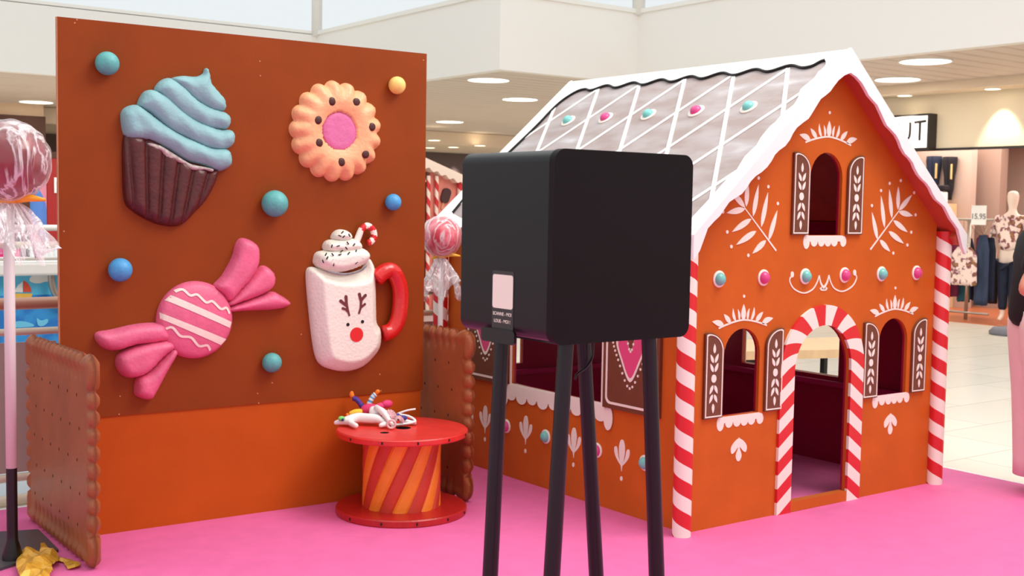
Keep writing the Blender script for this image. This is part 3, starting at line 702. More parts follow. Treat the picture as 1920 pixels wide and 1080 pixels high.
lobes = [
 [(0.116,1.862),(0.13,1.903),(0.181,1.922),(0.234,1.894),(0.329,1.829),(0.427,1.784),(0.528,1.75),(0.602,1.745),(0.622,1.707),(0.615,1.668),(0.559,1.641),(0.496,1.664),(0.402,1.687),(0.305,1.74),(0.233,1.767),(0.139,1.776)],
 [(0.189,1.927),(0.216,1.979),(0.26,1.992),(0.318,1.968),(0.391,1.907),(0.477,1.861),(0.566,1.835),(0.627,1.83),(0.636,1.787),(0.607,1.749),(0.528,1.738),(0.427,1.774),(0.329,1.817),(0.251,1.881),(0.204,1.908)],
 [(0.265,1.994),(0.291,2.034),(0.336,2.05),(0.391,2.02),(0.452,1.967),(0.528,1.93),(0.601,1.909),(0.619,1.872),(0.598,1.838),(0.528,1.832),(0.44,1.859),(0.366,1.902),(0.294,1.966)],
 [(0.34,2.045),(0.391,2.064),(0.452,2.065),(0.487,2.081),(0.497,2.104),(0.51,2.105),(0.52,2.077),(0.528,2.042),(0.563,2.002),(0.591,1.968),(0.591,1.923),(0.528,1.917),(0.452,1.955),(0.391,2.002)]]
fr = MB()
for i, Lb in enumerate(lobes):
    fr.relief(smooth_loop(Lb, 4), fn, (lambda i: lambda a, b, d: .012+(.058-.004*i)*math.sqrt(max(0, 1-(1-min(1, d/.055))**2))+.002*math.sin(a*70+b*40))(i), .008)
fr.build('frosting', 'frost', cup, smooth=True)
# ring biscuit with jam
ca, cb = [(1.161,1.854)][0]
ck = proot('jam_cookie_relief', 'scalloped round biscuit sculpture with pink jam centre, top right of the brown panel', 'cookie', ca, cb); fn = PF(ca, cb)
def ck_r(an): return .232+.016*(abs(math.sin(an*8.5))**.8)*1.3-.006
ol = [(ca+ck_r(2*PI*i/170)*math.cos(2*PI*i/170), cb+ck_r(2*PI*i/170)*math.sin(2*PI*i/170)) for i in range(170)]
def ck_h(a, b, d):
    r = math.hypot(a-ca, b-cb); an = math.atan2(b-cb, a-ca)
    ring = .052+.012*math.sin(max(0, min(1, (r-.095)/.12))*PI)
    edge = math.sqrt(max(0, 1-(1-min(1, d/.05))**2))
    return ring*edge*(1-.35*(1-abs(math.sin(an*8.5)))*max(0, min(1, (r-.15)/.07)))
MB().relief(ol, fn, lambda a, b, d: ck_h(a, b, d) if math.hypot(a-ca, b-cb) > .093 else .035, .0085).build('cookie_base', 'cookie', ck, smooth=True)
MB().relief(circle(ca+.004, cb, .094, 40), fn, lambda a, b, d: .042+.006*min(1, d/.02), .01).build('jam', 'jam', ck, smooth=True)
for (a, b) in [(1.111,1.993),(1.243,1.997),(1.329,1.882),(1.295,1.747),(1.164,1.704),(1.044,1.791),(1.038,1.9)]:
    MB().relief(circle(a, b, .0205, 18), fn, lambda a, b, d: .0625+.004*min(1, d/.006), .008).build('chocolate_dot', 'choc', ck, smooth=True)
# wrapped sweet
ca, cb = [(0.448,0.959)][0]
sw_ = proot('wrapped_sweet_relief', 'pink wrapped sweet sculpture with white stripes, lower left of the brown panel', 'sweet', ca, cb); fn = PF(ca, cb)
RS = .178
def sh_(a, b, d=0): r = min(1, math.hypot(a-ca, b-cb)/RS); return .025+.05*math.sqrt(max(0, 1-r*r*.96))
MB().relief(circle(ca, cb, RS, 60), fn, lambda a, b, d: sh_(a, b)*min(1, .55+d/.03), .011).build('sweet_body', 'sweet', sw_, smooth=True)
for P_ in ([[(0.327,1.078),(0.3,1.056)], [(0.61,0.945),(0.601,0.918)]], [[(0.273,1.002),(0.278,0.973)], [(0.585,0.866),(0.559,0.84)]]):
    (a1, a2), (b1, b2) = P_
    N = 16; up = [tuple(a1[k]+(b1[k]-a1[k])*i/N for k in (0, 1)) for i in range(N+1)]; lo = [tuple(a2[k]+(b2[k]-a2[k])*i/N for k in (0, 1)) for i in range(N+1)]
    poly = [(ca+(x-ca)*min(1, RS*.985/max(1e-6, math.hypot(x-ca, y-cb))), cb+(y-cb)*min(1, RS*.985/max(1e-6, math.hypot(x-ca, y-cb)))) for x, y in up+lo[::-1]]
    MB().relief(poly, fn, lambda a, b, d: sh_(a, b)*min(1, .55+max(0, RS-math.hypot(a-ca, b-cb))/.03)+.002, .01, skirt=False).build('white_stripe', 'sweetw', sw_, smooth=True)
for wv in ([(0.345,1.094),(0.377,1.103),(0.408,1.076),(0.44,1.079),(0.479,1.043),(0.511,1.046),(0.551,1.01),(0.582,1.013),(0.598,0.985)], [(0.298,0.928),(0.326,0.933),(0.361,0.894),(0.408,0.885),(0.447,0.844),(0.487,0.844),(0.505,0.818)]):
    wv = smooth_loop(wv, 5, False); poly = stroke(wv, .011)
    MB().relief(poly, fn, lambda a, b, d: sh_(a, b)*min(1, .55+max(0, RS-math.hypot(a-ca, b-cb))/.03)+.003, .006, skirt=False).build('wavy_stripe', 'sweetw', sw_, smooth=True)
wings = [
 ([(0.535,1.111),(0.579,1.159),(0.628,1.244),(0.646,1.306),(0.675,1.334),(0.729,1.318),(0.756,1.282),(0.754,1.211),(0.721,1.148),(0.663,1.086),(0.612,1.037),(0.575,1.069)], .06),
 ([(0.595,1.027),(0.669,1.106),(0.74,1.175),(0.778,1.204),(0.82,1.184),(0.839,1.146),(0.826,1.098),(0.778,1.067),(0.694,1.039),(0.612,1.015)], .058),
 ([(0.603,1.009),(0.694,1.042),(0.816,1.078),(0.868,1.061),(0.914,1.029),(0.905,1.004),(0.821,0.992),(0.694,0.992),(0.612,0.989)], .055),
 ([(0.304,0.94),(0.279,0.952),(0.181,0.951),(0.07,0.931),(0.006,0.921),(0.001,0.89),(0.033,0.85),(0.091,0.836),(0.18,0.857),(0.321,0.871)], .058),
 ([(0.325,0.874),(0.248,0.872),(0.158,0.85),(0.097,0.818),(0.089,0.767),(0.12,0.721),(0.172,0.71),(0.233,0.733),(0.294,0.792),(0.348,0.835)], .062),
 ([(0.34,0.839),(0.294,0.796),(0.233,0.735),(0.18,0.708),(0.17,0.641),(0.194,0.618),(0.236,0.605),(0.259,0.625),(0.313,0.722),(0.365,0.809)], .055)]
for i, (Lb, hh) in enumerate(wings):
    MB().relief(smooth_loop(Lb, 4), fn, lambda a, b, d, hh=hh: .01+hh*math.sqrt(max(0, 1-(1-min(1, d/.042))**2)), .010).build('wrapper_wing', 'sweet', sw_, smooth=True)
# hot chocolate mug
ca, cb = [(1.209,1.035)][0]
mug = proot('mug_relief', 'white reindeer faced mug sculpture with cream and red handle on the brown panel', 'mug', ca, cb); fn = PF(ca, cb)
body = smooth_loop([(1.007,1.172),(1.028,1.193),(1.07,1.185),(1.177,1.157),(1.295,1.168),(1.336,1.229),(1.364,1.205),(1.378,1.151),(1.383,0.997),(1.388,0.909),(1.412,0.869),(1.413,0.803),(1.387,0.75),(1.317,0.692),(1.232,0.672),(1.148,0.683),(1.081,0.715),(1.05,0.784),(1.027,0.935),(1.009,1.099)], 4)
MB().relief(body, fn, lambda a, b, d: .02+.068*min(1, (d/.055))**.75 if d < .055 else .088, .009).build('mug_body', 'mug', mug, smooth=True)
hp = [(1.37,1.129),(1.413,1.163),(1.457,1.17),(1.491,1.13),(1.51,1.071),(1.511,0.994),(1.497,0.916),(1.462,0.867),(1.417,0.854)]
MB().tube([fn(a, b, .042) for a, b in smooth_loop(hp, 4, False)], .041, 18).build('mug_handle', 'handle', mug, smooth=True)
creams = [[(1.044,1.228),(1.063,1.265),(1.149,1.279),(1.275,1.289),(1.324,1.268),(1.331,1.236),(1.303,1.203),(1.225,1.173),(1.142,1.164),(1.076,1.183),(1.048,1.206)],
          [(1.093,1.291),(1.116,1.322),(1.19,1.33),(1.261,1.329),(1.293,1.296),(1.275,1.271),(1.191,1.254),(1.114,1.266)], [(1.137,1.339),(1.155,1.365),(1.188,1.376),(1.227,1.364),(1.24,1.332),(1.19,1.313),(1.149,1.324)]]
cr = MB()
for i, Lb in enumerate(creams): cr.relief(smooth_loop(Lb, 5), fn, (lambda i: lambda a, b, d: .02+(.075-.012*i)*math.sqrt(max(0, 1-(1-min(1, d/.045))**2)))(i), .008)
cr.build('whipped_cream', 'mug', mug, smooth=True)
MB().relief(stroke(smooth_loop([(1.083,1.175),(1.132,1.164),(1.182,1.159),(1.232,1.168),(1.266,1.18),(1.291,1.202)], 4, False), .012), fn, lambda a, b, d: .089+.003*min(1, d/.004), .006, skirt=False).build('rim_line', 'grey', mug, smooth=True)
cane = smooth_loop([(1.249,1.283),(1.27,1.332),(1.291,1.377),(1.32,1.395),(1.352,1.377),(1.361,1.343),(1.347,1.319),(1.327,1.309)], 6, False)
MB().tube([fn(a, b, .035) for a, b in cane], .0165, 14, mfun=lambda i, k: 1 if (i < 9 or ((i*1.0+k*.35) % 9) < 4.5) else 0).build('candy_cane', ['red', 'cwhite'], mug, smooth=True)
spk = MB()
random.seed(3)
for (a, b), an in zip([(1.054,1.224),(1.077,1.24),(1.103,1.227),(1.138,1.224),(1.167,1.221),(1.203,1.229),(1.234,1.214),(1.264,1.234),(1.111,1.208),(1.069,1.257),(1.144,1.256),(1.105,1.256),(1.192,1.262),(1.237,1.271),(1.159,1.272),(1.184,1.286),(1.14,1.297),(1.106,1.296),(1.226,1.303),(1.192,1.311),(1.169,1.342),(1.148,1.346),(1.2,1.349),(1.162,1.363)], [115,60,50,60,20,140,40,0,85,60,10,130,45,65,30,130,15,75,50,130,40,160,120,45]):
    c_, s__ = math.cos(math.radians(an)), math.sin(math.radians(an)); hh = .094 if b < creams[1][7][1] else .083
    spk.tube([fn(a-.008*c_, b-.008*s__, hh-.002), fn(a+.008*c_, b+.008*s__, hh-.002)], .0032, 6)
spk.build('sprinkles', 'eye', mug)['kind'] = 'stuff'
flatp = lambda a, b, h: fn(a, b, .0885+h)
an_ = MB()
for st, w0, w1 in (([(1.2,0.954),(1.19,0.985),(1.183,1.015),(1.18,1.049)], .007, .012), ([(1.183,1.003),(1.17,1.015),(1.152,1.029)], .008, .012), ([(1.194,0.972),(1.179,0.987),(1.163,0.993)], .007, .009),
                   ([(1.251,0.963),(1.261,0.993),(1.263,1.024),(1.253,1.06)], .007, .011), ([(1.262,1.024),(1.274,1.041),(1.287,1.053)], .009, .011), ([(1.257,0.987),(1.271,1),(1.284,1.009)], .007, .009)):
    w0 *= 1.35; w1 *= 1.4
    an_.prism([stroke(st, w0, w1)], flatp, 0, .0015)
    an_.prism([circle(st[-1][0], st[-1][1], w1/2, 12)], flatp, 0, .0014)
an_.build('antlers', 'antler', mug)
for (a, b), r, m, nm in zip([(1.192,0.912),(1.272,0.923),(1.24,0.86)], (.0085, .0085, .036), ('eye', 'eye', 'nose'), ('painted_eye', 'painted_eye', 'painted_nose')):
    MB().prism([circle(a, b, r, 32)], flatp, 0, .0015).build(nm, m, mug)

# ================================================================ BISCUIT BOARDS
def biscuit(name, label, loc, rz=0):
    LY, HZ, T = .94, .83, .021
    r = .055
    def edgepts():
        out = []
        def side(p, q, nl, corner):
            dx, dy = q[0]-p[0], q[1]-p[1]; D = math.hypot(dx, dy); ux, uy = dx/D, dy/D; nx, ny = uy, -ux
            a = corner; step = (D-2*a)/nl
            for i in range(nl):
                for k in range(8):
                    t = k/8; u = a+step*(i+t); hgt = .021*math.sin(PI*t)**.6 if 0 < t < 1 else 0
                    out.append((p[0]+ux*u+nx*hgt, p[1]+uy*u+ny*hgt))
            # rounded big corner lobe
            for k in range(13):
                th_ = -PI*.5+PI*1.0*k/12
                cxx, cyy = q[0]-(ux*.055)-nx*.055+(-nx*0), q[1]-(uy*.055)-ny*.055
                # sweep from this side's normal to the next side's normal, a little beyond both
                a0 = math.atan2(ny, nx)-.9; a1 = a0+PI/2+1.8; aa = a0+(a1-a0)*k/12
                out.append((cxx+.078*math.cos(aa), cyy+.078*math.sin(aa)))
        side((0, 0), (LY, 0), 11, .13); side((LY, 0), (LY, HZ), 8, .13); side((LY, HZ), (0, HZ), 11, .13); side((0, HZ), (0, 0), 8, .13)
        return out
    ol_ = edgepts()
    def hf(a, b, d):
        e = math.sqrt(max(0, 1-(1-min(1, d/.022))**2))
        inset = min(a, LY-a, b, HZ-b)
        g = 0
        if inset < .11:
            if (b < .11 or b > HZ-.11) and .12 < a < LY-.12: ph = (a-.13)/((LY-.26)/11)
            elif .12 < b < HZ-.12: ph = (b-.13)/((HZ-.26)/8)
            else: ph = .5
            g = (1-abs(math.sin(ph*PI)))**1.6*.019*max(0, min(1, ((.10 if (b < .11 or b > HZ-.11) else .06)-inset)/.04))
        rim = .010*math.exp(-((inset-.02)/.022)**2)
        return T*e*.8+rim*e-g*e
    t = thing(name, label, 'biscuit board', loc, rz)
    b = MB()
    b.relief(ol_, lambda a, z, h: (-h, a, z+.02), hf, .0088, skirt=False)
    b.relief(ol_, lambda a, z, h: (h, a, z+.02), hf, .0088, skirt=False)
    b.build('biscuit_slab', 'bisc', t, smooth=True)
    h_ = MB()
    for i in range(6):
        for j in range(5):
            a = .15+.128*i+(.0 if j % 2 else .03); z = .15+.135*j
            for sg in (-1, 1):
                h_.ball((sg*.0165, a, z), (.002, .005, .008), 8, 6)
    h_.build('docking_holes', 'dark', t)
    return t
biscuit('biscuit_board', 'upright brown biscuit board at the left end of the brown panel', (1.483, 4.79, CZ+.0))
biscuit('biscuit_board', 'upright brown biscuit board behind the red spool table', (3.375, 4.89, CZ+.0))

# ================================================================ SPOOL TABLE
sp = thing('spool_table', 'red cable spool table with orange and red twisted staves', 'table', (3.0, 4.93, CZ))
def disc(z0, z1, R, m, name, holes=()):
    b = MB(); loops = [circle(0, 0, R-.006, 64)]+[circle(x, y, r, 20) for x, y, r in holes]
    pts = [Vector(p) for l_ in loops for p in l_]; ed = []; o_ = 0
    for l_ in loops: ed += [(o_+i, o_+(i+1) % len(l_)) for i in range(len(l_))]; o_ += len(l_)
    V_, E_, F_ = delaunay_2d_cdt(pts, ed, [], 0, 1e-6)[:3]
    F_ = [f for f in F_ if not any(math.hypot(sum(V_[i][0] for i in f)/3-x, sum(V_[i][1] for i in f)/3-y) < r*.97 for x, y, r in holes)]
    b.add([(p[0], p[1], z1) for p in V_], F_); b.add([(p[0], p[1], z0) for p in V_], F_)
    for l_ in loops[1:]:
        n_ = len(l_); b.add([(x, y, z1) for x, y in l_]+[(x, y, z0) for x, y in l_], [(i, (i+1) % n_, n_+(i+1) % n_, n_+i) for i in range(n_)], 1)
    b.lathe([(R-.004, z0), (R, z0+.006), (R, z1-.006), (R-.006, z1-.0005)], n=64)
    b.f = b.f[:-2]; b.m = b.m[:-2]
    return b.build(name, [m, 'dark'], sp)
hz = [(3.005,4.93),(2.866,4.87),(3.15,5.096)]
holes = [(x-3.0, y-4.93, r) for (x, y), r in zip(hz, (.038, .022, .016))]
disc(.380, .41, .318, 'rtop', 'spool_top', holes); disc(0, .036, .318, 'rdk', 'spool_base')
MB().lathe([(.15, .30), (.15, .345)], n=24).build('inner_core', 'dark', sp)
core = MB(); NS = 16; R = .186
for i in range(NS):
    rows = 14
    for lay in range(1):
        b = len(core.v)
        for j in range(rows+1):
            z = .036+.343*j/rows; tw = -.85*(j/rows)
            for k in range(7):
                t = k/6; a = 2*PI*(i+t)/NS-tw; rr = R+(.004*math.sin(PI*t) if 0 < k < 6 else -.006)
                core.v.append((rr*math.cos(a), rr*math.sin(a), z))
        for j in range(rows):
            for k in range(6): core.f.append((b+j*7+k, b+j*7+k+1, b+(j+1)*7+k+1, b+(j+1)*7+k)); core.m.append(i % 2)
core.build('twisted_staves', ['sor', 'sred'], sp)
bolts = MB()
for a in (200, 232, 262, 292, 320):
    a = math.radians(a-10)
    for z in (.018, .395): bolts.box(*[v for c_ in (.3185*math.cos(a), .3185*math.sin(a)) for v in (c_-.003, c_+.003)], z-.006, z+.006)
bolts.build('rim_nails', 'dark', sp)

# ================================================================ BLACK BOOTH ON ITS STAND
booth = thing('photo_booth', 'matte black photo booth box on four slim splayed legs in front of the house', 'photo booth', (1.4935, 1.88, CZ))
BX, BY, BZ0, BZ1 = .385, .333, 1.21, 1.607
def rbox(name, m, x0, x1, y0, y1, z0, z1, bev, par):
    return MB().box(x0, x1, y0, y1, z0, z1).build(name, m, par, bevel=bev)
b_ = MB()
b_.prism([rrect(0, BX, BZ0, BZ1, .026, 8)], lambda a, b, h: (a, -h, b), -.02, 0)
b_.build('front_plate', 'boxf', booth, bevel=.0018)
MB().prism([rrect(.002, BX-.006, BZ0+.004, BZ1-.002, .026, 8)], lambda a, b, h: (a, -h, b), -BY, -.0205).build('housing', 'boxb', booth, bevel=.007)
LT = [(2.091,1.356),(2.014,1.357),(2.012,1.282),(2.089,1.284)]
y0_, y1_ = LT[1][0]-1.88, LT[0][0]-1.88
ang = 0
zt_, zb_ = LT[0][1]-CZ, LT[3][1]-CZ
st = MB().prism([rrect(y0_, y1_, zb_-.062, zt_+.008, .003)], lambda a, b, h: (.0018-h, a, b), 0, .0006).build('sticker', 'lblack', booth)
MB().prism([rrect(y0_+.002, y1_-.002, zb_, zt_, .006)], lambda a, b, h: (.0011-h, a, b), 0, .0006).build('sticker_patch', 'label', st)
for k, tx in enumerate(('SCANNE - MOI', 'LOUE - MOI !')):
    text_mesh('sticker_text', tx, .0102, 'label', st, (.0002, (y0_+y1_)/2, zb_-.012-.0155*k), (PI/2, 0, -PI/2), .0002, .0001, sx=1.0)
mt = MB(); mt.prism([rrect(y0_-.012, y1_+.032, BZ0-.012, BZ0+.018, .008)], lambda a, b, h: (.0015-h, a, b), 0, .006); mt.build('bracket', 'legb', booth)
MB().box(.04, BX-.05, .03, .30, BZ0-.003, BZ0+.008).build('mounting_plate', 'legb', booth)
for (bx_, bz_), Y, tx in zip([[(1.532,0.676)][0], [(1.529,0.736)][0], [(1.828,0.684)][0], [(1.844,0.622)][0]], (2.134, 1.91, 1.91, 2.134), (1.554, 1.554, 1.787, 1.787)):
    zt = BZ0+CZ; slope = (bx_-tx)/(zt-bz_); xf = tx+slope*zt
    MB().tube([(tx-1.4935, Y-1.88, BZ0-.002), (xf-1.4935, Y-1.88, 0)], [.0165, .0195], 20).build('leg', 'legb', booth, auto=50)
cb_ = [(1.79,1.181),(1.787,1.154),(1.769,1.133),(1.744,1.121),(1.738,1.108)]
MB().tube([(a-1.4935, 2.1-1.88, b-CZ) for a, b in smooth_loop([(cb_[0][0], cb_[0][1]+.01)]+cb_, 4, False)], .0028, 8).build('cable', 'legb', booth, smooth=True)

# ================================================================ LOLLIPOPS
def lollipop(name, label, x, y, zc, r, mats, stick_r, base_h, base_r, rib, seed=1, skirt=.2, skw=.17):
    t = thing(name, label, 'lollipop', (x, y, CZ))
    rnd = random.Random(seed)
    ph = [(rnd.uniform(0, 6), rnd.uniform(2, 5), rnd.uniform(0, 6)) for _ in range(6)]
    MB().ball((0, 0, zc), r, 40, 26).build('candy_ball', mats, t, smooth=True)
    def wp(d): return 1+.02*sum(math.sin(d.x*p[1]*3+p[0])*math.sin(d.z*p[1]*2.4+p[2]) for p in ph[:4])/2
    MB().ball((0, 0, zc), r*1.07, 56, 36, warp=wp).build('wrapper_film', 'film', t, smooth=True)
    MB().tube([(0, 0, base_h+.0005), (0, 0, zc-r*.9)], stick_r, 18).build('stick', 'stick', t, smooth=True)
    # gathered skirt of film under the tie
    b = MB(); n = 72; rows = 9; b0 = 0
    for j in range(rows+1):
        u = j/rows
        for k in range(n):
            a = 2*PI*k/n
            rr = stick_r*1.15+(skw-stick_r)*(u**.75)*(1+.28*math.sin(a*9+seed+u*3)+.16*math.sin(a*17+u*5)); 
            z = zc-r*1.02-skirt*u*(1+.25*math.sin(a*4+seed)+.1*math.sin(a*11))
            b.v.append((rr*math.cos(a), rr*math.sin(a), z))
    for j in range(rows):
        for k in range(n): b.f.append((j*n+k, j*n+(k+1) % n, (j+1)*n+(k+1) % n, (j+1)*n+k)); b.m.append(0)
    b.build('film_skirt', 'film2', t, smooth=True)
    rb = MB().tube([(1.3*stick_r*math.cos(a), 1.3*stick_r*math.sin(a), zc-r*1.03) for a in [2*PI*i/16 for i in range(16)]], stick_r*.55, 8, closed=True)
    for dx, dy, dz in ((-.5, .2, -.14), (-.42, .1, .05), (.7, -.35, .04), (-.1, .0, -.25)):
        q = Vector((Rt.x*dx-.6*dy, Rt.y*dx-.8*abs(dy), dz)); c0 = Vector((0, 0, zc-r*1.03))
        rb.tube([c0, c0+q*r*.5+Vector((0, 0, .01)), c0+q*r*.95], [stick_r*.75, stick_r*.85, stick_r*.3], 7)
    rb.build('ribbon', rib, t, smooth=True)
    if base_h > 0: MB().lathe([(base_r*1.9, 0), (base_r*1.85, .03), (base_r*1.05, .09), (base_r, .12), (base_r, base_h)], n=32).build('stand', 'legb', t, auto=40)
    return t
lx, ly = [(1.219,5.091)][0]
lollipop('giant_lollipop', 'giant red lollipop in clear film standing at the left edge of the picture', lx+.02, ly+.0, 1.64, .156, 'lolly', .0215, .39, .0215, 'ribbon', 1, .2, .15)
lollipop('giant_lollipop', 'pink lollipop in clear film with yellow ribbon between the panel and the house', 3.61, 5.54, 1.32, .108, 'lollyp', .0145, .2, .016, 'ribbony', 4, .19, .105)
pl = [(1.031,4.918),(1.278,5.555),(1.449,5.496),(1.433,5.129)]
tag(MB().prism([pl], XYZ, CZ+.0005, CZ+.012).build('base_plate', 'plate'), 'thin dark metal plate on the carpet beside the left biscuit', 'plate')
# crumpled gold foil
def crumple(name, outline, label, m, z0, amp, seed, zfun=None):
    rnd = random.Random(seed)
    L_ = [(x+rnd.uniform(-.006, .006), y+rnd.uniform(-.006, .006)) for x, y in smooth_loop(outline, 2)]
    hs = {}
    def hz_(x, y, d):
        k_ = (round(x, 4), round(y, 4))
        if k_ not in hs: hs[k_] = rnd.uniform(0, amp*.55)+.9*amp*(1+math.sin(x*41+seed)*math.cos(y*37))*min(1, .3+d/.03)
        return z0+hs[k_]
    b = MB().relief(L_, XYZ, hz_, .022, skirt=False)
    return tag(b.build(name, m), label, 'foil sheet')
fo = [(1.244,5.04),(1.304,5.146),(1.334,5.08),(1.381,5.209),(1.402,5.157),(1.393,5.032),(1.375,4.936),(1.333,4.86),(1.3,4.756),(1.254,4.666),(1.188,4.709),(1.207,4.875)]
crumple('crumpled_foil', fo, 'larger crumpled gold foil sheet on the dark plate at bottom left', 'foil', .026, .022, 5)
fo2 = [(1.407,5.051),(1.417,5.009),(1.453,4.897),(1.436,4.855),(1.392,4.85),(1.4,4.949),(1.376,5)]
crumple('crumpled_foil', fo2, 'small strip of gold foil on the carpet beside the left biscuit foot', 'foil', .016, .010, 9)

# ================================================================ TOYS ON THE SPOOL TABLE
MT.update(plush=mat('plush_white', (244, 236, 234), .8, .03, 30, .4, 200), purple=mat('sleeve_purple', (96, 40, 140), .7), sky=mat('sleeve_blue', (92, 176, 226), .7), orange=mat('mitten_orange', (246, 128, 36), .7),
 yel=mat('toy_yellow', (250, 200, 60), .7), hotp=mat('toy_hot_pink', (226, 60, 116), .7), lace=mat('lace_pink', (238, 196, 200), .7, .1, 60), hooft=mat('toy_teal', (80, 180, 160), .6), navy=mat('toy_blue', (60, 50, 140), .6), green=mat('toy_green', (130, 210, 110), .6), eyeb=mat('toy_eye', (20, 60, 120), .3))
TZ = CZ+.412
def tp(x, y, z=.45): return None
un = thing('plush_unicorn', 'white plush unicorn lying flat on the left of the spool table', 'plush toy', (3.0, 4.93, TZ))
# work in the picture's sideways direction: right = (.804,-.594)
def TV(px, dep, z):
    px = (px+.325)*.74-.334; dep = dep+.045
    return (Rt.x*px+.593*dep, Rt.y*px+.802*dep, z)
def J(px, dep, z, r): return (TV(px, dep, z), r*.86)
skinned('plush_body', [J(-.10, .0, .034, .03), J(-.17, .01, .036, .032), J(-.235, -.01, .03, .027), J(-.275, -.03, .022, .02), J(-.325, -.035, .014, .010),
        J(-.04, -.01, .034, .026), J(.0, -.03, .024, .016), J(.02, -.05, .016, .013), J(-.02, -.085, .014, .014), J(-.20, -.07, .018, .017), J(-.155, -.11, .014, .015), J(.045, -.06, .02, .01)],
        [(0, 1), (1, 2), (2, 3), (3, 4), (0, 5), (5, 6), (6, 7), (7, 8), (2, 9), (9, 10), (7, 11)], 'plush', un)
MB().ball(TV(-.272, -.048, .04), (.018, .014, .012), 16, 10).build('plush_ear', 'green', un, smooth=True)
MB().ball(TV(-.262, -.058, .036), (.007, .007, .008), 12, 8).build('plush_eye', 'eyeb', un, smooth=True)
dl = thing('striped_plush_doll', 'colourful plush doll with raised striped arms behind the white unicorn', 'plush toy', (3.0, 4.93, TZ))
skinned('doll_body', [J(-.17, .09, .05, .03), J(-.12, .085, .07, .036), J(-.06, .08, .062, .034), J(0, .07, .04, .024)], [(0, 1), (1, 2), (2, 3)], 'hotp', dl)
skinned('skirt', [J(-.11, .05, .05, .04), J(-.06, .05, .06, .042), J(-.02, .05, .05, .03)], [(0, 1), (1, 2)], 'plush', dl)
def arm(name, a, b, m1, m2, parent, r=.013):
    A_, B_ = Vector(TV(*a)), Vector(TV(*b)); N = 16
    P_ = [A_.lerp(B_, i/N)+Vector((0, 0, .012*math.sin(PI*i/N))) for i in range(N+1)]
    MB().tube(P_, [r*(1+.12*math.sin(i*2.2)) for i in range(N+1)], 12, mfun=lambda i, k: (i//2) % 2).build(name, [m1, m2], parent, smooth=True)
arm('sleeve', (-.155, .10, .065), (-.225, .11, .115), 'purple', 'navy', dl)
arm('sleeve', (-.125, .11, .07), (-.075, .12, .135), 'sky', 'cwhite', dl)
skinned('mitten', [J(-.225, .11, .115, .015), J(-.238, .11, .135, .017), J(-.232, .11, .152, .008)], [(0, 1), (1, 2)], 'orange', dl)
skinned('mitten', [J(-.075, .12, .135, .012), J(-.062, .12, .150, .016), J(-.045, .12, .152, .009)], [(0, 1), (1, 2)], 'orange', dl)
skinned('doll_leg', [J(-.15, .06, .055, .02), J(-.20, .05, .055, .02), J(-.24, .045, .042, .017)], [(0, 1), (1, 2)], 'yel', dl)
skinned('doll_foot', [J(-.235, .045, .044, .018), J(-.262, .04, .034, .017)], [(0, 1)], 'orange', dl)
# pink lace fans
def lace(name, px, dep, z, R, tilt, seed, label):
    rnd = random.Random(seed); t = thing(name, label, 'toy', (3.0+TV(px, dep, 0)[0], 4.93+TV(px, dep, 0)[1], TZ+z))
    b = MB()
    for l in range(3):
        n = 36; c0 = len(b.v); zz = l*.012
        for k in range(n):
            a = PI*(-.15+1.3*k/(n-1)); rr = R*(1-.16*l)*(1+.1*abs(math.sin(k*1.3)))
            b.v += [(rr*math.cos(a)*.85, -zz-.006*math.sin(k*2.1), rr*math.sin(a)), (rr*.25*math.cos(a), -zz-.004, rr*.25*math.sin(a)), (rr*math.cos(a)*.85, -zz-.006*math.sin(k*2.1)+.004, rr*math.sin(a)), (rr*.25*math.cos(a), -zz, rr*.25*math.sin(a))]
        for k in range(n-1):
            p = c0+4*k; b.f += [(p, p+4, p+5, p+1), (p+2, p+3, p+7, p+6), (p, p+2, p+6, p+4)]; b.m += [0, 0, 0]
    b.build('lace_fan', 'lace', t, rot=(math.radians(-tilt), 0, math.radians(-30)))
    return t
lace('lace_fan_toy', .035, .0, .035, .042, 20, 1, 'pale pink lace fan standing in the middle of the toy pile')
lace('lace_fan_toy', .095, -.01, .02, .033, 35, 2, 'smaller pale pink lace fan at the right of the toy pile')
pk = thing('pink_ribbon_toy', 'white and pink ribbon loop toy hanging toward the front of the spool table', 'toy', (3.0, 4.93, TZ))
MB().tube([TV(*q) for q in ((-.06, .03, .085), (-.01, .0, .07), (.02, -.03, .05), (.05, -.07, .03), (.075, -.09, .014))], [.014, .016, .014, .011, .008], 14).build('ribbon_band', 'plush', pk, smooth=True)
MB().tube([TV(.062+.026*math.cos(a), -.10, .026+.019*math.sin(a)) for a in [2*PI*i/20 for i in range(20)]], .0055, 10, closed=True).build('ribbon_loop', 'lace', pk, smooth=True)
MB().ball(TV(-.03, .06, .085), (.03, .02, .018), 16, 10).ball(TV(.01, .07, .095), (.03, .02, .02), 16, 10).build('ribbon_bow', 'hotp', pk, smooth=True)
ca_ = thing('striped_cable_toy', 'white and blue looped cords on the right of the toy pile', 'toy', (3.0, 4.93, TZ))
MB().tube([TV(*q) for q in smooth_loop([(.08, .05, .05), (.14, .06, .065), (.2, .07, .072)], 5, False)], .0045, 8).tube([TV(*q) for q in smooth_loop([(.08, .05, .048), (.16, .04, .04), (.205, .02, .022), (.17, .0, .014), (.12, -.02, .012), (.08, -.03, .01)], 5, False)], .006, 8).tube([TV(*q) for q in smooth_loop([(.1, .02, .03), (.16, .03, .014), (.21, .03, .012)], 5, False)], .011, 8).build('cord', 'plush', ca_, smooth=True)
MB().ball(TV(.125, .02, .034), (.02, .014, .014), 14, 8).ball(TV(.085, .025, .045), (.016, .01, .012), 14, 8).build('cord_clip', 'navy', ca_, smooth=True)

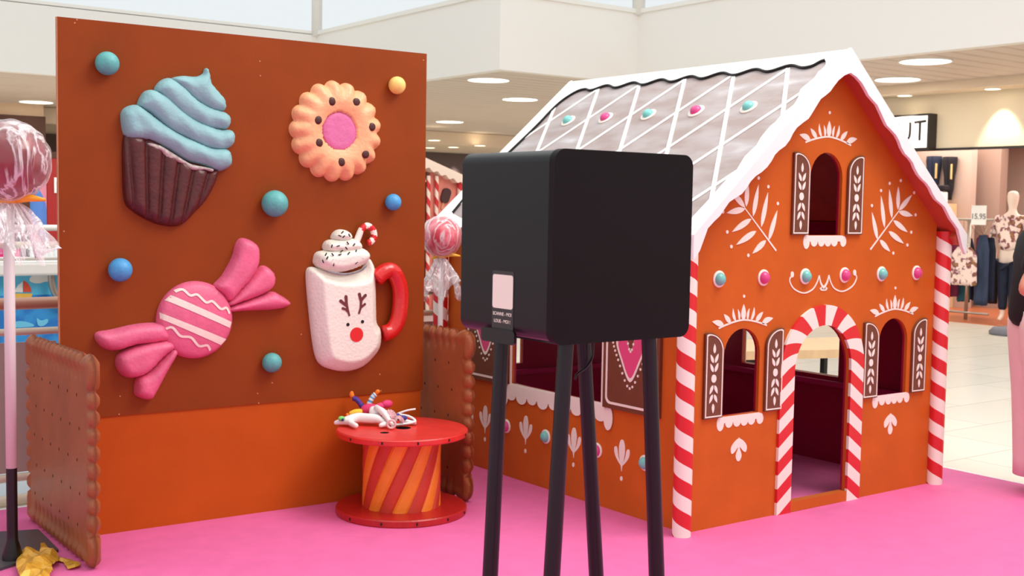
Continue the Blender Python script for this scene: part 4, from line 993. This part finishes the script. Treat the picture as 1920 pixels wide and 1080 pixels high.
# ================================================================ RAILING AND RIDE BEHIND THE PANEL
rl = thing('metal_railing', 'low metal guard railing with tan handrail and grey infill panel behind the left lollipop', 'railing', (0, 6.1, 0))
def railbar(z, r, m, name, x0=-1.5, x1=4.2, y=0): MB().tube([(x0, y, z), (x1, y, z)], r, 14).build(name, m, rl, smooth=True)
railbar(.99, .03, 'hand', 'handrail'); railbar(.852, .018, 'creamr', 'rail'); railbar(.135, .02, 'creamr', 'rail'); railbar(.02, .03, 'creamr', 'rail')
MB().box(-1.4, 1.70, .0, .01, .16, .80).box(1.84, 4.1, 0, .01, .16, .80).build('infill_panel', 'panelg', rl)
for x in (-.8, .6, 1.765, 3.0, 4.15): MB().tube([(x, .02, 0), (x, .02, 1.0)], .018, 12).build('rail_post', 'steel', rl, smooth=True)
RY = 7.6
ride = thing('ride_barrier', 'white topped ride barrier with blue sea mural behind the railing', 'ride', (0, RY, 0))
z_ = lambda q: q[1]
zz = [(1.984,1.332),(1.983,1.247),(1.983,1.208),(1.982,1.153),(1.982,1.13),(1.982,1.121),(1.981,1.078),(1.981,1.039),(1.977,0.631)]
ZS = [q[1] for q in zz]
MB().tube([(.2, -.3, ZS[0]), (3.2, -.3, ZS[0])], .018, 10).build('top_rail', 'white', ride, smooth=True)
MB().tube([(.2, -.2, (ZS[1]+ZS[2])/2), (3.2, -.2, (ZS[1]+ZS[2])/2)], .021, 12).build('tan_rail', 'creamr', ride, smooth=True)
MB().tube([(.2, -.1, (ZS[3]+ZS[4])/2), (3.2, -.1, (ZS[3]+ZS[4])/2)], .012, 10).build('thin_rail', 'white', ride, smooth=True)
MB().box(.2, 3.3, -.12, .25, ZS[7], ZS[5]).build('ledge', 'trim', ride, bevel=.02)
MT.update(mur=mixmat('mural_sky', (84, 190, 232), (110, 206, 240), 3, .5), sea=mixmat('mural_sea', (36, 120, 200), (52, 150, 220), 6, .5), sail=mat('sail_red', (230, 84, 60), .6), hull=mat('hull_yellow', (240, 190, 80), .6), fish=mat('mural_fish', (110, 200, 236), .6))
zh = [(1.98,0.915)][0][1]
MB().box(.2, 3.3, 0, .05, zh, ZS[7]).box(.2, 3.3, 0, .05, 0, zh, 1).build('mural', ['mur', 'sea'], ride)
mp = lambda a, b, h: (a, -h, b)
def mural(name, m, L_, h=.004): MB().prism([L_], mp, .0005, h).build(name, m, ride)
mural('mural_cloud', 'trim', smooth_loop([(1.965,1.007),(1.973,1.026),(1.991,1.039),(2.017,1.044),(2.054,1.043),(2.086,1.034),(2.085,0.999),(2.054,0.994),(2.027,0.986),(1.996,0.987),(1.973,0.996)], 3))
mural('mural_sail', 'sail', [(1.931,1.005),(1.954,0.988),(1.972,0.958),(1.977,0.933),(1.929,0.935)])
mural('mural_sail', 'trim', [(1.926,1),(1.925,0.933),(1.877,0.936),(1.887,0.96),(1.9,0.979)])
mural('mural_hull', 'hull', [(1.871,0.927),(1.982,0.924),(1.974,0.898),(1.884,0.901)])
mural('mural_fish', 'fish', smooth_loop([(1.861,0.74),(1.893,0.758),(1.939,0.754),(1.976,0.74),(1.989,0.73),(1.975,0.721),(1.883,0.72)], 3))
mural('mural_fish', 'fish', smooth_loop([(2.006,0.773),(2.032,0.757),(2.069,0.765),(2.069,0.741),(2.041,0.722),(2.013,0.729)], 3))
MB().tube([(a, -.06, b) for a, b in smooth_loop([(2.078,1.044),(2.08,0.992),(2.096,0.932),(2.13,0.885),(2.168,0.851)], 4, False)], .02, 12).build('curved_tube', 'steel', ride, smooth=True)
# white picket panel, candy pole and bins behind the ride
MT.update(candyb=helix_mat('candy_pole_blue', (92, 140, 220), (240, 150, 170), .9, 1, .5), wpink=mat('hot_pink_bin', (220, 40, 120), .5))
pf = thing('picket_fence', 'small white picket fence beyond the ride barrier', 'fence', (0, 9.0, 0))
pz = [(2.359,1.158),(2.546,1.157),(2.347,1.082)]
n = 9
for i in range(n):
    x = pz[0][0]+(pz[1][0]-pz[0][0]+.15)*i/n
    MB().tube([(x, 0, 0), (x, 0, pz[0][1]-.01*i*.3), (x, 0, pz[0][1]+.03)], [.028, .028, .012], 8).build('picket', 'trim', pf, smooth=True)
MB().box(pz[0][0]-.05, pz[1][0]+.1, .02, .05, .5, .56).build('fence_rail', 'trim', pf)
cpx = [(3.193,1.363)][0][0]
tag(MB().lathe([(.075, 0), (.075, 1.7)], n=28).build('candy_pole', 'candyb', None, (cpx, 12.0, 0), auto=40), 'blue and pink twisted candy pole behind the left lollipop film', 'pole')
bx0, bx1 = [q[0] for q in [(2.56,1.112),(2.649,1.111)]]
tag(MB().box(bx0-.2, bx1, 10.5, 10.8, 0, 1.14).build('pink_crate', 'wpink', bevel=.02), 'hot pink box far behind the left lollipop stick', 'box')
bk0, bk1 = [q[0] for q in [(2.683,1.107),(2.77,1.107)]]
tag(MB().box(bk0, bk1, 10.6, 10.9, 0, 1.18).build('black_bin', 'darkk', bevel=.02), 'black bin between the pink box and the white pickets', 'bin')
# far shop on the left: dark doorway and red panel with a letter N
q = [(5.982,3.075),(6.508,3.106),(6.483,0.404)]
struct(MB().box(-6, q[1][0], 23.9, 23.99, 0, q[0][1]).build('door_1', 'brownd'))
q = [(6.445,2.281),(6.802,1.317)]
rs = thing('red_shop_sign', 'red sign panel with a white letter N left of the brown panel', 'sign', (q[0][0], 23.6, 0))
MB().box(0, 2.2, 0, .2, 0, q[0][1]).build('sign_panel', 'redp', rs)
MB().box(-.02, 2.3, -.02, .22, q[0][1], q[0][1]+.12).build('sign_frame', 'brownd', rs)
q2 = [(6.535,1.901),(6.671,1.6)]
nx = q2[0][0]-q[0][0]; hN = q2[0][1]-q2[1][1]
text_mesh('sign_letter', 'N', hN*1.42, 'trim', rs, (nx, -.03, (q2[0][1]+q2[1][1])/2), (PI/2, 0, 0), .01, 0, 'LEFT')

# pink playhouse far off between panel and booth
ph = thing('pink_playhouse', 'distant pink gingerbread playhouse with ice lolly on its wall, seen between panel and booth', 'playhouse', (4.78, 10.0, 0))
MT.update(gpink=mat('playhouse_pink', (232, 138, 122), .6, .05, 5), pedge=mat('playhouse_icing', (240, 214, 196), .6), lollc=mat('choc_lolly', (70, 38, 36), .5), tan=mat('lolly_stick_tan', (220, 150, 110), .6),
 pst=helix_mat('small_post', (204, 44, 44), (244, 214, 196), .16, 1))
pw = [(6.332,1.92),(6.764,1.775),(6.712,1.822),(6.427,1.792),(6.352,1.832)]
xe, ze = pw[1][0]-4.78, pw[1][1]; xs_, zs_ = pw[0][0]-4.78, pw[0][1]
sl2 = (zs_-ze)/(xe-xs_); xc = .95; zc_ = zs_+sl2*(xs_-xc)
pdx0 = pw[4][0]-4.78-.28; pdx1 = pw[3][0]-4.78-.05
MB().prism([[(0, 0), (xe-.02, 0), (xe-.02, ze-.03), (xc, zc_-.03), (0, zc_-.03-sl2*xc)], [(pdx0, .02), (pdx1, .02), (pdx1, pw[4][1]), (pdx0, pw[4][1])]], FRONT, -.03, 0).build('front_wall', 'gpink', ph)
MB().box(xe-.05, xe-.02, .031, 1.6, 0, ze-.03).box(0, .03, .031, 1.6, 0, ze-.03).box(0, xe-.02, 1.6, 1.63, 0, ze-.03).build('side_wall', 'gpink', ph)
ed = [(xs_+(xe-xs_)*(i/24*1.35-.35)) for i in range(25)]
up_ = [(x, zc_-sl2*(x-xc)+.0) for x in ed]; lo_ = [(x, zc_-sl2*(x-xc)-.075+.014*math.sin(i*1.6)) for i, x in enumerate(ed)]
MB().prism([up_[::-1]+lo_], FRONT, .0, .1).build('bargeboard', 'pedge', ph)
MB().prism([[(xc-.0, zc_), (xe+.05, ze-.03), (xe+.05, ze), (xc, zc_+.03)]], FRONT, -1.7, .08).prism([[(xc, zc_), (xc, zc_+.03), (2*xc-xe, ze), (2*xc-xe, ze-.03)]], FRONT, -1.7, .08).build('roof', 'pedge', ph)
for x in (pw[3][0]-4.78, pw[2][0]-4.78, pw[4][0]-4.78-.02):
    MB().lathe([(.035 if x > 1.9 else .02, 0), (.035 if x > 1.9 else .02, (ze-.03 if x > 1.9 else pw[3][1]))], n=20).build('candy_post', 'pst', ph, (x, -.04, 0), auto=40)
lc = [(6.549,1.601),(6.493,1.505)]
cx_, cz_ = lc[0][0]-4.78, lc[0][1]
rot_ = lambda L_, a: [(cx_+(x)*math.cos(a)-(z)*math.sin(a), cz_+x*math.sin(a)+z*math.cos(a)) for x, z in L_]
MB().prism([rot_(rrect(-.048, .048, -.075, .075, .042), -.32)], FRONT, .002, .03).build('ice_lolly', 'lollc', ph)
MB().prism([rot_([(-.01, -.14), (.01, -.14), (.01, -.07), (-.01, -.07)], -.32)], FRONT, .002, .02).build('lolly_stick', 'tan', ph)
tag(MB().box(*[v for v in ([(10.192,0.028)][0][0], [(10.981,0.003)][0][0])], 16, 16.6, 0, .8).build('blue_crate', mat('crate_blue', (70, 130, 220), .5), bevel=.02), 'blue stall box behind the pink lollipop', 'box')
q = [(5.693,0.292),(6.121,0.464)]
tag(MB().box(q[0][0]-.1, q[1][0]+.3, 8.6, 9.6, 0, .42).box(q[0][0]-.1, q[1][0]+.3, 8.5, 9.7, .42, .46).build('low_stage', 'panelg'), 'low grey white platform behind the right biscuit', 'platform')

# ================================================================ BENCH SEEN THROUGH THE HOUSE
bn = thing('wooden_bench', 'pale wooden bench with dark legs seen through the playhouse door', 'bench', (0, 0, 0))
a0, a1, a2, a3 = [(6.687,6.138),(7.761,5.747),(8.572,6.353),(7.298,6.703)]
MB().prism([[a0, a1, a2, a3]], XYZ, .385, .45).build('bench_top', ['wood'], bn)
for q0 in [(7.401,5.87)] + [(a0[0]*.85+a2[0]*.15, a0[1]*.85+a2[1]*.15)]:
    pass
l1 = [(7.392,5.875)][0]
MB().box(l1[0]-.02, l1[0]+.02, l1[1]-.02+.06, l1[1]+.02+.06, 0, .385).build('leg', 'legb', bn)
MB().box(a3[0]-.02+.1, a3[0]+.02+.1, a3[1]-.07, a3[1]-.03, 0, .385).build('leg', 'legb', bn)
l2 = [(6.839,6.179)][0]
MB().box(l2[0]-.25, l2[0]+.12, l2[1]+.05, l2[1]+.25, 0.1, .38).build('bench_shade_block', 'darkk', bn)  # dark box added to stand for the shade beneath the bench end
gp = [(16.576,13.537)][0]
tag(MB().lathe([(.05, 0), (.05, 2.6)], n=20).build('grey_post', 'steel', None, (gp[0], gp[1], 0), auto=40), 'slim grey post beyond the wooden bench, seen through the door', 'post')

# ================================================================ SHOP ON THE RIGHT
sg = [(10.123,2.908),(10.1,2.401),(11.51,2.965)]
sn = thing('shop_sign', 'white lit shop sign with black frame ending in UT beside the house roof', 'sign', (14.72, sg[0][0], 0))
zt, zb = sg[0][1], sg[1][1]; wl = 2.9
MB().box(0, .17, 0, wl, zb, zt).build('sign_frame', 'signb', sn)
MB().box(-.01, -.001, .035, wl-.03, zb+.03, zt-.03).build('sign_face', 'signw', sn)
tt = [(10.373,2.794),(10.152,2.524),(10.719,2.787),(10.164,2.792)]
hT = tt[3][1]-tt[1][1]
def bar(y0, z0, y1, z1, w_=.035):
    return [(y0, z0), (y1, z1)], w_
lt = MB(); X_ = lambda a, b, h: (-.012-h, a-sg[0][0], b)
tc_ = [(10.364,2.79),(10.173,2.8),(10.268,2.797),(10.269,2.532),(10.43,2.797),(10.431,2.624),(10.459,2.561),(10.519,2.529),(10.583,2.554),(10.622,2.631),(10.625,2.791)]
lt.prism([stroke(tc_[0:2], .032)], X_, 0, .01); lt.prism([stroke(tc_[2:4], .032)], X_, 0, .01)
lt.prism([stroke(smooth_loop(tc_[4:], 4, False), .032)], X_, 0, .01)
lt.build('sign_letters', 'signb', sn)

MT.update(floral=mixmat('floral_cloth', (240, 214, 204), (120, 50, 84), 14, .9, .5, .56, (1, 1, 1), (160, 120, 60)), plum=mat('plum_cloth', (112, 30, 66), .9, .2, 8), denim=mat('denim', (50, 62, 88), .9, .3, 10, stretch=(1, 1, .3)), denimd=mat('dark_denim', (30, 36, 58), .9, .2, 8),
 blackc=mat('black_cloth', (26, 20, 26), .9, .2, 8), skin=mat('skin', (222, 158, 132), .5, .04, 8), mann=mat('mannequin_shell', (246, 222, 206), .4), pantp=mat('pale_pink_cloth', (244, 222, 220), .8, .04, 6, .1, 40), blk=mat('black_top_cloth', (24, 22, 26), .85, .1, 10, .2, 40), hairb=mat('hair_brown', (70, 44, 32), .6), skind=mat('shoe_white', (232, 224, 220), .6), tealc=mat('teal_cloth', (40, 90, 104), .9, .2, 8))
MT['tan_tag'] = mat('size_tag_tan', (222, 182, 120), .6)
# clothes rail with garments
rk = thing('clothes_rack', 'chrome clothes rack standing on the shop floor right of the house', 'clothes rack', (15.3, 0, .012))
ry = [(10.324,1.357),(9.447,1.376)]
yA, yB = ry[1][0], ry[0][0]+.3
MB().tube([(0, yA, 1.42), (0, yB, 1.42)], .016, 10).build('top_rail', 'steel', rk, smooth=True)
up = [(9.81,0.308)][0][0]
MB().tube([(0, up, .0), (0, up, 1.42)], .025, 10).build('upright', 'steel', rk, smooth=True)
MB().tube([(-.02, yA, .1), (-.02, yB, .1)], .016, 10).build('foot_rail', 'steel', rk, smooth=True)
def garment(ypx0, ypx1, ztop, zbot, m, label, X=15.12, cat='garment'):
    y1, y0 = [(63.307,11.267)][0][0], 0
def garm(yc, wd, ztop, zbot, m, label, X, cat='garment', name='hanging_top', flare=1.15, seed=0):
    b = MB(); n = 28; rows = 10; rnd = random.Random(seed); p1, p2 = rnd.uniform(0, 6), rnd.uniform(3, 6)
    for j in range(rows+1):
        u = j/rows; w_ = wd/2*(.55+.45*min(1, u*5))*(1+(flare-1)*u)
        for k in range(n):
            a = 2*PI*k/n; b.v.append((X+(.03+.014*u)*math.sin(a)*(1+.25*math.sin(a*p2+p1+u)), yc+w_*math.cos(a)*(1+.06*math.sin(a*5+p1)), ztop+(zbot-ztop)*u+.012*math.sin(a*3+p1)*(u > .9)))
    for j in range(rows):
        for k in range(n): b.f.append((j*n+k, j*n+(k+1) % n, (j+1)*n+(k+1) % n, (j+1)*n+k)); b.m.append(0)
    b.f += [tuple(range(n)), tuple(rows*n+k for k in range(n))]; b.m += [0, 0]
    t = thing(name, label, cat, (0, 0, 0), 0, 'clothes hanging on the shop rack')
    b.build('cloth', m, t, smooth=True)
    MB().tube([(X, yc, ztop-.01), (X+(15.3-X)*.3, yc, ztop+.05), (15.3, yc, 1.415), (15.3, yc, 1.43)], .005, 6).build('hanger_hook', 'steel', t, smooth=True)
G = [  # left px, right px, top, bottom, material, label, depth
 ([(10.196,1.206),(9.983,0.354)], 'floral', 'pale patterned dress hanging beside the right candy striped post'),
 ([(10.16,1.169),(9.915,0.34)], 'plum', 'dark plum dress hanging behind the roof tip'),
 ([(9.876,1.05),(9.494,0.524)], 'floral', 'floral dress with white and purple blossoms in the middle of the rack'),
 ([(9.994,0.601),(9.808,0.262)], 'tealc', 'dark teal trousers hanging under the floral dress'),
 ([(9.801,1.218),(9.587,0.924)], 'plum', 'maroon top hanging between the floral dress and the jeans'),
 ([(9.725,0.994),(9.524,0.253)], 'blackc', 'black skirt hanging under the maroon top'),
 ([(9.573,1.224),(9.38,0.253)], 'denim', 'blue jeans hanging left of the mannequin'),
 ([(9.519,1.188),(9.347,0.296)], 'denimd', 'dark blue jeans hanging closest to the mannequin'),
 ([(10.208,1.159),(9.975,0.267)], 'denimd', 'dark navy skirt hanging behind the floral dress'),
 ([(9.949,1.167),(9.755,0.298)], 'denim', 'mid blue jeans hanging behind the black skirt'),
 ([(9.906,1.168),(9.713,0.313)], 'blackc', 'black trousers hanging at the back of the rack by the mannequin'),
 ([(10.481,1.151),(10.262,0.29)], 'plum', 'deep purple dress hanging at the back of the rack near the roof tip')]
for i, (q, m, lb) in enumerate(G):
    X = (15.12, 15.24, 15.0, 15.36, 15.48, 15.6, 15.12, 15.24, 15.72, 15.72, 15.84, 15.84)[i]
    garm((q[0][0]+q[1][0])/2, abs(q[0][0]-q[1][0]), q[0][1], q[1][1], m, lb, X, 'trousers' if 'jeans' in lb or 'trousers' in lb else ('skirt' if 'skirt' in lb else ('dress' if 'dress' in lb else 'top')), 'hanging_garment', 1.08, i)
pg = [(9.724,1.631),(9.498,1.36)]
ps = thing('price_sign', 'white price card reading 15.95 standing above the clothes rack', 'sign', (15.2, (pg[0][0]+pg[1][0])/2, 0))
hw = abs(pg[0][0]-pg[1][0])/2
MB().box(0, .012, -hw, hw, pg[1][1], pg[0][1]).build('card', 'trim', ps)
MB().tube([(.1, 0, 1.42), (.02, 0, pg[1][1]+.02)], .008, 8).build('card_stem', 'steel', ps)
text_mesh('price_text', '15.95', .105, 'grey', ps, (-.004, 0, (pg[0][1]+pg[1][1])/2-.02), (PI/2, 0, -PI/2), .001, .002)
struct(MB().box(17.13, 17.3, [(11.003,2.358)][0][0], 13.58, .013, 2.74).build('wall_shop_display', 'shopin'))
# wall shelf with leggings displays
for i, (q, m, lb) in enumerate((([(11.739,2.434),(11.492,1.581)], 'denimd', 'grey black leggings displayed high on the shop wall beside the roof edge'), ([(11.434,2.418),(11.219,1.729)], 'blackc', 'black leggings displayed high on the shop wall, right pair'))):
    y0, y1, zt, zb = q[1][0], q[0][0], q[0][1], q[1][1]
    t = thing('leggings_display', lb, 'leggings', (17.05, 0, 0)); yc = (y0+y1)/2; hw = (y1-y0)/2
    for sg_ in (-1, 1):
        prof = [(0, .070), (.08, .075), (.25, .068), (.45, .050), (.6, .046), (.75, .042), (.92, .026), (1, .028)]
        MB().tube([(0, yc+sg_*hw*(.48-.2*u), zt-(zt-zb)*u) for u, _ in prof], [min(r_, .2) for _, r_ in prof], 18).build('leg_form', m, t, smooth=True)
    MB().box(-.085, -.07, yc-hw*.9, yc-hw*.66, zt-.36, zt-.12).build('size_tag', 'tan_tag', t)
    MB().tube([(.0, yc, zt-.03), (.08, yc, zt-.03)], .012, 8).build('wall_bracket', 'steel', t)
q = [(11.445,1.671),(11.212,1.638),(11.19,1.178)]
shf = thing('wall_shelf', 'pale wooden shelf unit on the shop wall above the clothes rack', 'shelf', (16.72, 0, 0))
y0, y1 = q[1][0], q[0][0]+.05; zt = q[0][1]
MB().box(0, .4, y0, y1, zt-.03, zt).box(0, .4, y0, y1, zt-.45, zt-.42).box(0, .4, y0, y0+.03, 0, zt-.031).box(0, .4, y1-.03, y1, 0, zt-.031).build('shelf_boards', 'wood', shf)
for i, (px0, px1, dz0, dz1, m, lb, ct) in enumerate(((0.03, .14, 0, .19, 'trim', 'white framed card standing on the shop shelf', 'card'), (.0, .17, .192, .29, 'blackc', 'folded black cloth on top of the shop shelf', 'cloth'), (.04, .2, -.418, -.2, 'denim', 'folded blue jeans on the lower shop shelf', 'jeans'))):
    tag(MB().box(16.74, 16.92, y0+px0, y0+px1, zt+dz0+.002, zt+dz1).build('shelf_item', m, bevel=.03), lb, ct)
# mannequin
mp_ = [(9.193,0.143)][0]; my = mp_[0]
mn = thing('mannequin', 'white mannequin in floral blouse and dark jeans standing in the shop at right', 'mannequin', (15.35, my, .012))
def MJ(y, z, r, x=0): return ((x, -y, z), r)
k = 1.0
skinned('mannequin_body', [MJ(0, .98, (.13, .16)), MJ(0, 1.15, (.10, .13)), MJ(0, 1.38, (.11, .17)), MJ(0, 1.52, (.06, .07)), MJ(0, 1.58, .05), MJ(0, 1.66, (.085, .07)), MJ(0, 1.76, (.10, .085)), MJ(0, 1.83, (.06, .06)),
  MJ(-.19, 1.42, .055), MJ(-.25, 1.18, .042), MJ(-.24, .95, .03), MJ(-.22, .85, .025), MJ(.19, 1.42, .055), MJ(.25, 1.18, .042), MJ(.2, .98, .03), MJ(.16, .92, .025),
  MJ(-.09, .85, .085), MJ(-.09, .48, .06), MJ(-.09, .1, .035), MJ(-.09, .03, .03, -.08), MJ(.09, .85, .085), MJ(.07, .48, .06), MJ(.06, .1, .035), MJ(.06, .03, .03, -.08)],
  [(0, 1), (1, 2), (2, 3), (3, 4), (4, 5), (5, 6), (6, 7), (2, 8), (8, 9), (9, 10), (10, 11), (2, 12), (12, 13), (13, 14), (14, 15), (0, 16), (16, 17), (17, 18), (18, 19), (0, 20), (20, 21), (21, 22), (22, 23)], 'mann', mn)
skinned('blouse', [MJ(0, .97, (.17, .21)), MJ(0, 1.15, (.14, .17)), MJ(0, 1.38, (.14, .2)), MJ(0, 1.49, (.08, .10)), MJ(-.2, 1.43, .075), MJ(-.27, 1.2, .062), MJ(-.27, 1.02, .055), MJ(.2, 1.43, .075), MJ(.27, 1.2, .062), MJ(.24, 1.02, .055)],
  [(0, 1), (1, 2), (2, 3), (2, 4), (4, 5), (5, 6), (2, 7), (7, 8), (8, 9)], 'floral', mn)
skinned('jeans', [MJ(0, .97, (.15, .18)), MJ(-.09, .83, .105), MJ(-.09, .48, .078), MJ(-.09, .16, .06), MJ(.09, .83, .105), MJ(.07, .48, .078), MJ(.06, .16, .06)], [(0, 1), (1, 2), (2, 3), (0, 4), (4, 5), (5, 6)], 'denimd', mn)
# grey parasol foot on the tiles
gf = [(13.953,8.321)][0]
tag(MB().lathe([(.24, 0), (.25, .04), (.20, .09), (.03, .11)], n=40).build('stone_foot', mat('grey_stone', (112, 112, 122), .6, .1, 20), None, (gf[0], gf[1], 0), smooth=True), 'round dark grey weighted foot on the white tiles at right edge', 'stand')

# ================================================================ PERSON AT THE RIGHT EDGE
pr = thing('person', 'person in black top and pale pink trousers at the right edge, arm bent', 'person', (0, 0, CZ))
FU = Vector((Rt.x, Rt.y, 0)).normalized(); FD = Vector((.593, .802, 0)).normalized()
base = FD*6.32+FU*2.825
def PJ(u, d, z, r): v = base+FU*u+FD*d; return ((v.x, v.y, z), r)
# faces right in the picture; elbow points back to the left
skinned('body', [PJ(0, 0, .95, (.13, .15)), PJ(-.01, 0, 1.12, (.11, .13)), PJ(0, 0, 1.33, (.12, .15)), PJ(.02, 0, 1.45, (.055, .055)), PJ(.04, 0, 1.50, .05), PJ(.06, 0, 1.56, (.075, .06)), PJ(.06, 0, 1.65, (.09, .075)), PJ(.05, 0, 1.71, .055),
  PJ(-.03, -.18, 1.36, .05), PJ(-.215, -.22, 1.10, .055), PJ(.02, -.25, 1.13, .042), PJ(.12, -.2, 1.15, .024), PJ(.18, -.19, 1.16, .026), PJ(.0, .18, 1.36, .05), PJ(-.06, .21, 1.10, .04), PJ(.15, .2, 1.12, .03), PJ(.22, .19, 1.13, .024),
  PJ(0, -.09, .85, .085), PJ(.02, -.1, .48, .055), PJ(.02, -.1, .09, .035), PJ(.13, -.1, .035, .028), PJ(0, .09, .85, .085), PJ(.03, .1, .48, .055), PJ(.03, .1, .09, .035), PJ(.14, .1, .035, .028)],
  [(0, 1), (1, 2), (2, 3), (3, 4), (4, 5), (5, 6), (6, 7), (2, 8), (8, 9), (9, 10), (10, 11), (11, 12), (2, 13), (13, 14), (14, 15), (15, 16), (0, 17), (17, 18), (18, 19), (19, 20), (0, 21), (21, 22), (22, 23), (23, 24)], 'skin', pr)
fg = []
for f_i in range(4):
    L0 = .07-.006*abs(f_i-1.5)
    skinned('finger', [PJ(.19, -.20+.0, 1.175-.014*f_i, .009), PJ(.19+L0*.5, -.205, 1.172-.014*f_i, .0085), PJ(.19+L0, -.19, 1.165-.014*f_i, .007)], [(0, 1), (1, 2)], 'skin', pr, levels=1)
skinned('thumb', [PJ(.15, -.19, 1.17, .011), PJ(.18, -.19, 1.20, .010), PJ(.205, -.185, 1.215, .008)], [(0, 1), (1, 2)], 'skin', pr, levels=1)
skinned('black_top', [PJ(0, 0, .87, (.19, .20)), PJ(0, 0, 1.0, (.18, .20)), PJ(-.01, 0, 1.14, (.155, .175)), PJ(0, 0, 1.33, (.145, .18)), PJ(.015, 0, 1.42, (.08, .09)), PJ(-.03, -.18, 1.36, .078), PJ(-.13, -.20, 1.26, .080), PJ(-.19, -.215, 1.17, .066), PJ(.0, .18, 1.36, .078), PJ(-.04, .2, 1.2, .075)],
  [(0, 1), (1, 2), (2, 3), (3, 4), (3, 5), (5, 6), (6, 7), (3, 8), (8, 9)], 'blk', pr)
tb = MB()
for d in (-.095, .095):
    tb.tube([PJ(-.005+.02*u, d*(.75+.25*u), .99-.90*u, 0)[0] for u in (0, .12, .3, .5, .7, .9, 1)], [.14, .15, .135, .118, .108, .10, .098], 24)
tb.build('trousers', 'pantp', pr, smooth=True)
for d in (-.1, .1): skinned('shoe', [PJ(-.01, d, .045, .045), PJ(.06, d, .045, .042), PJ(.15, d, .035, .036), PJ(.19, d, .03, .025)], [(0, 1), (1, 2), (2, 3)], 'blk', pr)
skinned('hair', [PJ(.02, 0, 1.60, (.07, .08)), PJ(.04, 0, 1.68, (.10, .09)), PJ(.04, 0, 1.745, .06), PJ(-.03, 0, 1.54, .06)], [(0, 1), (1, 2), (0, 3)], 'hairb', pr)
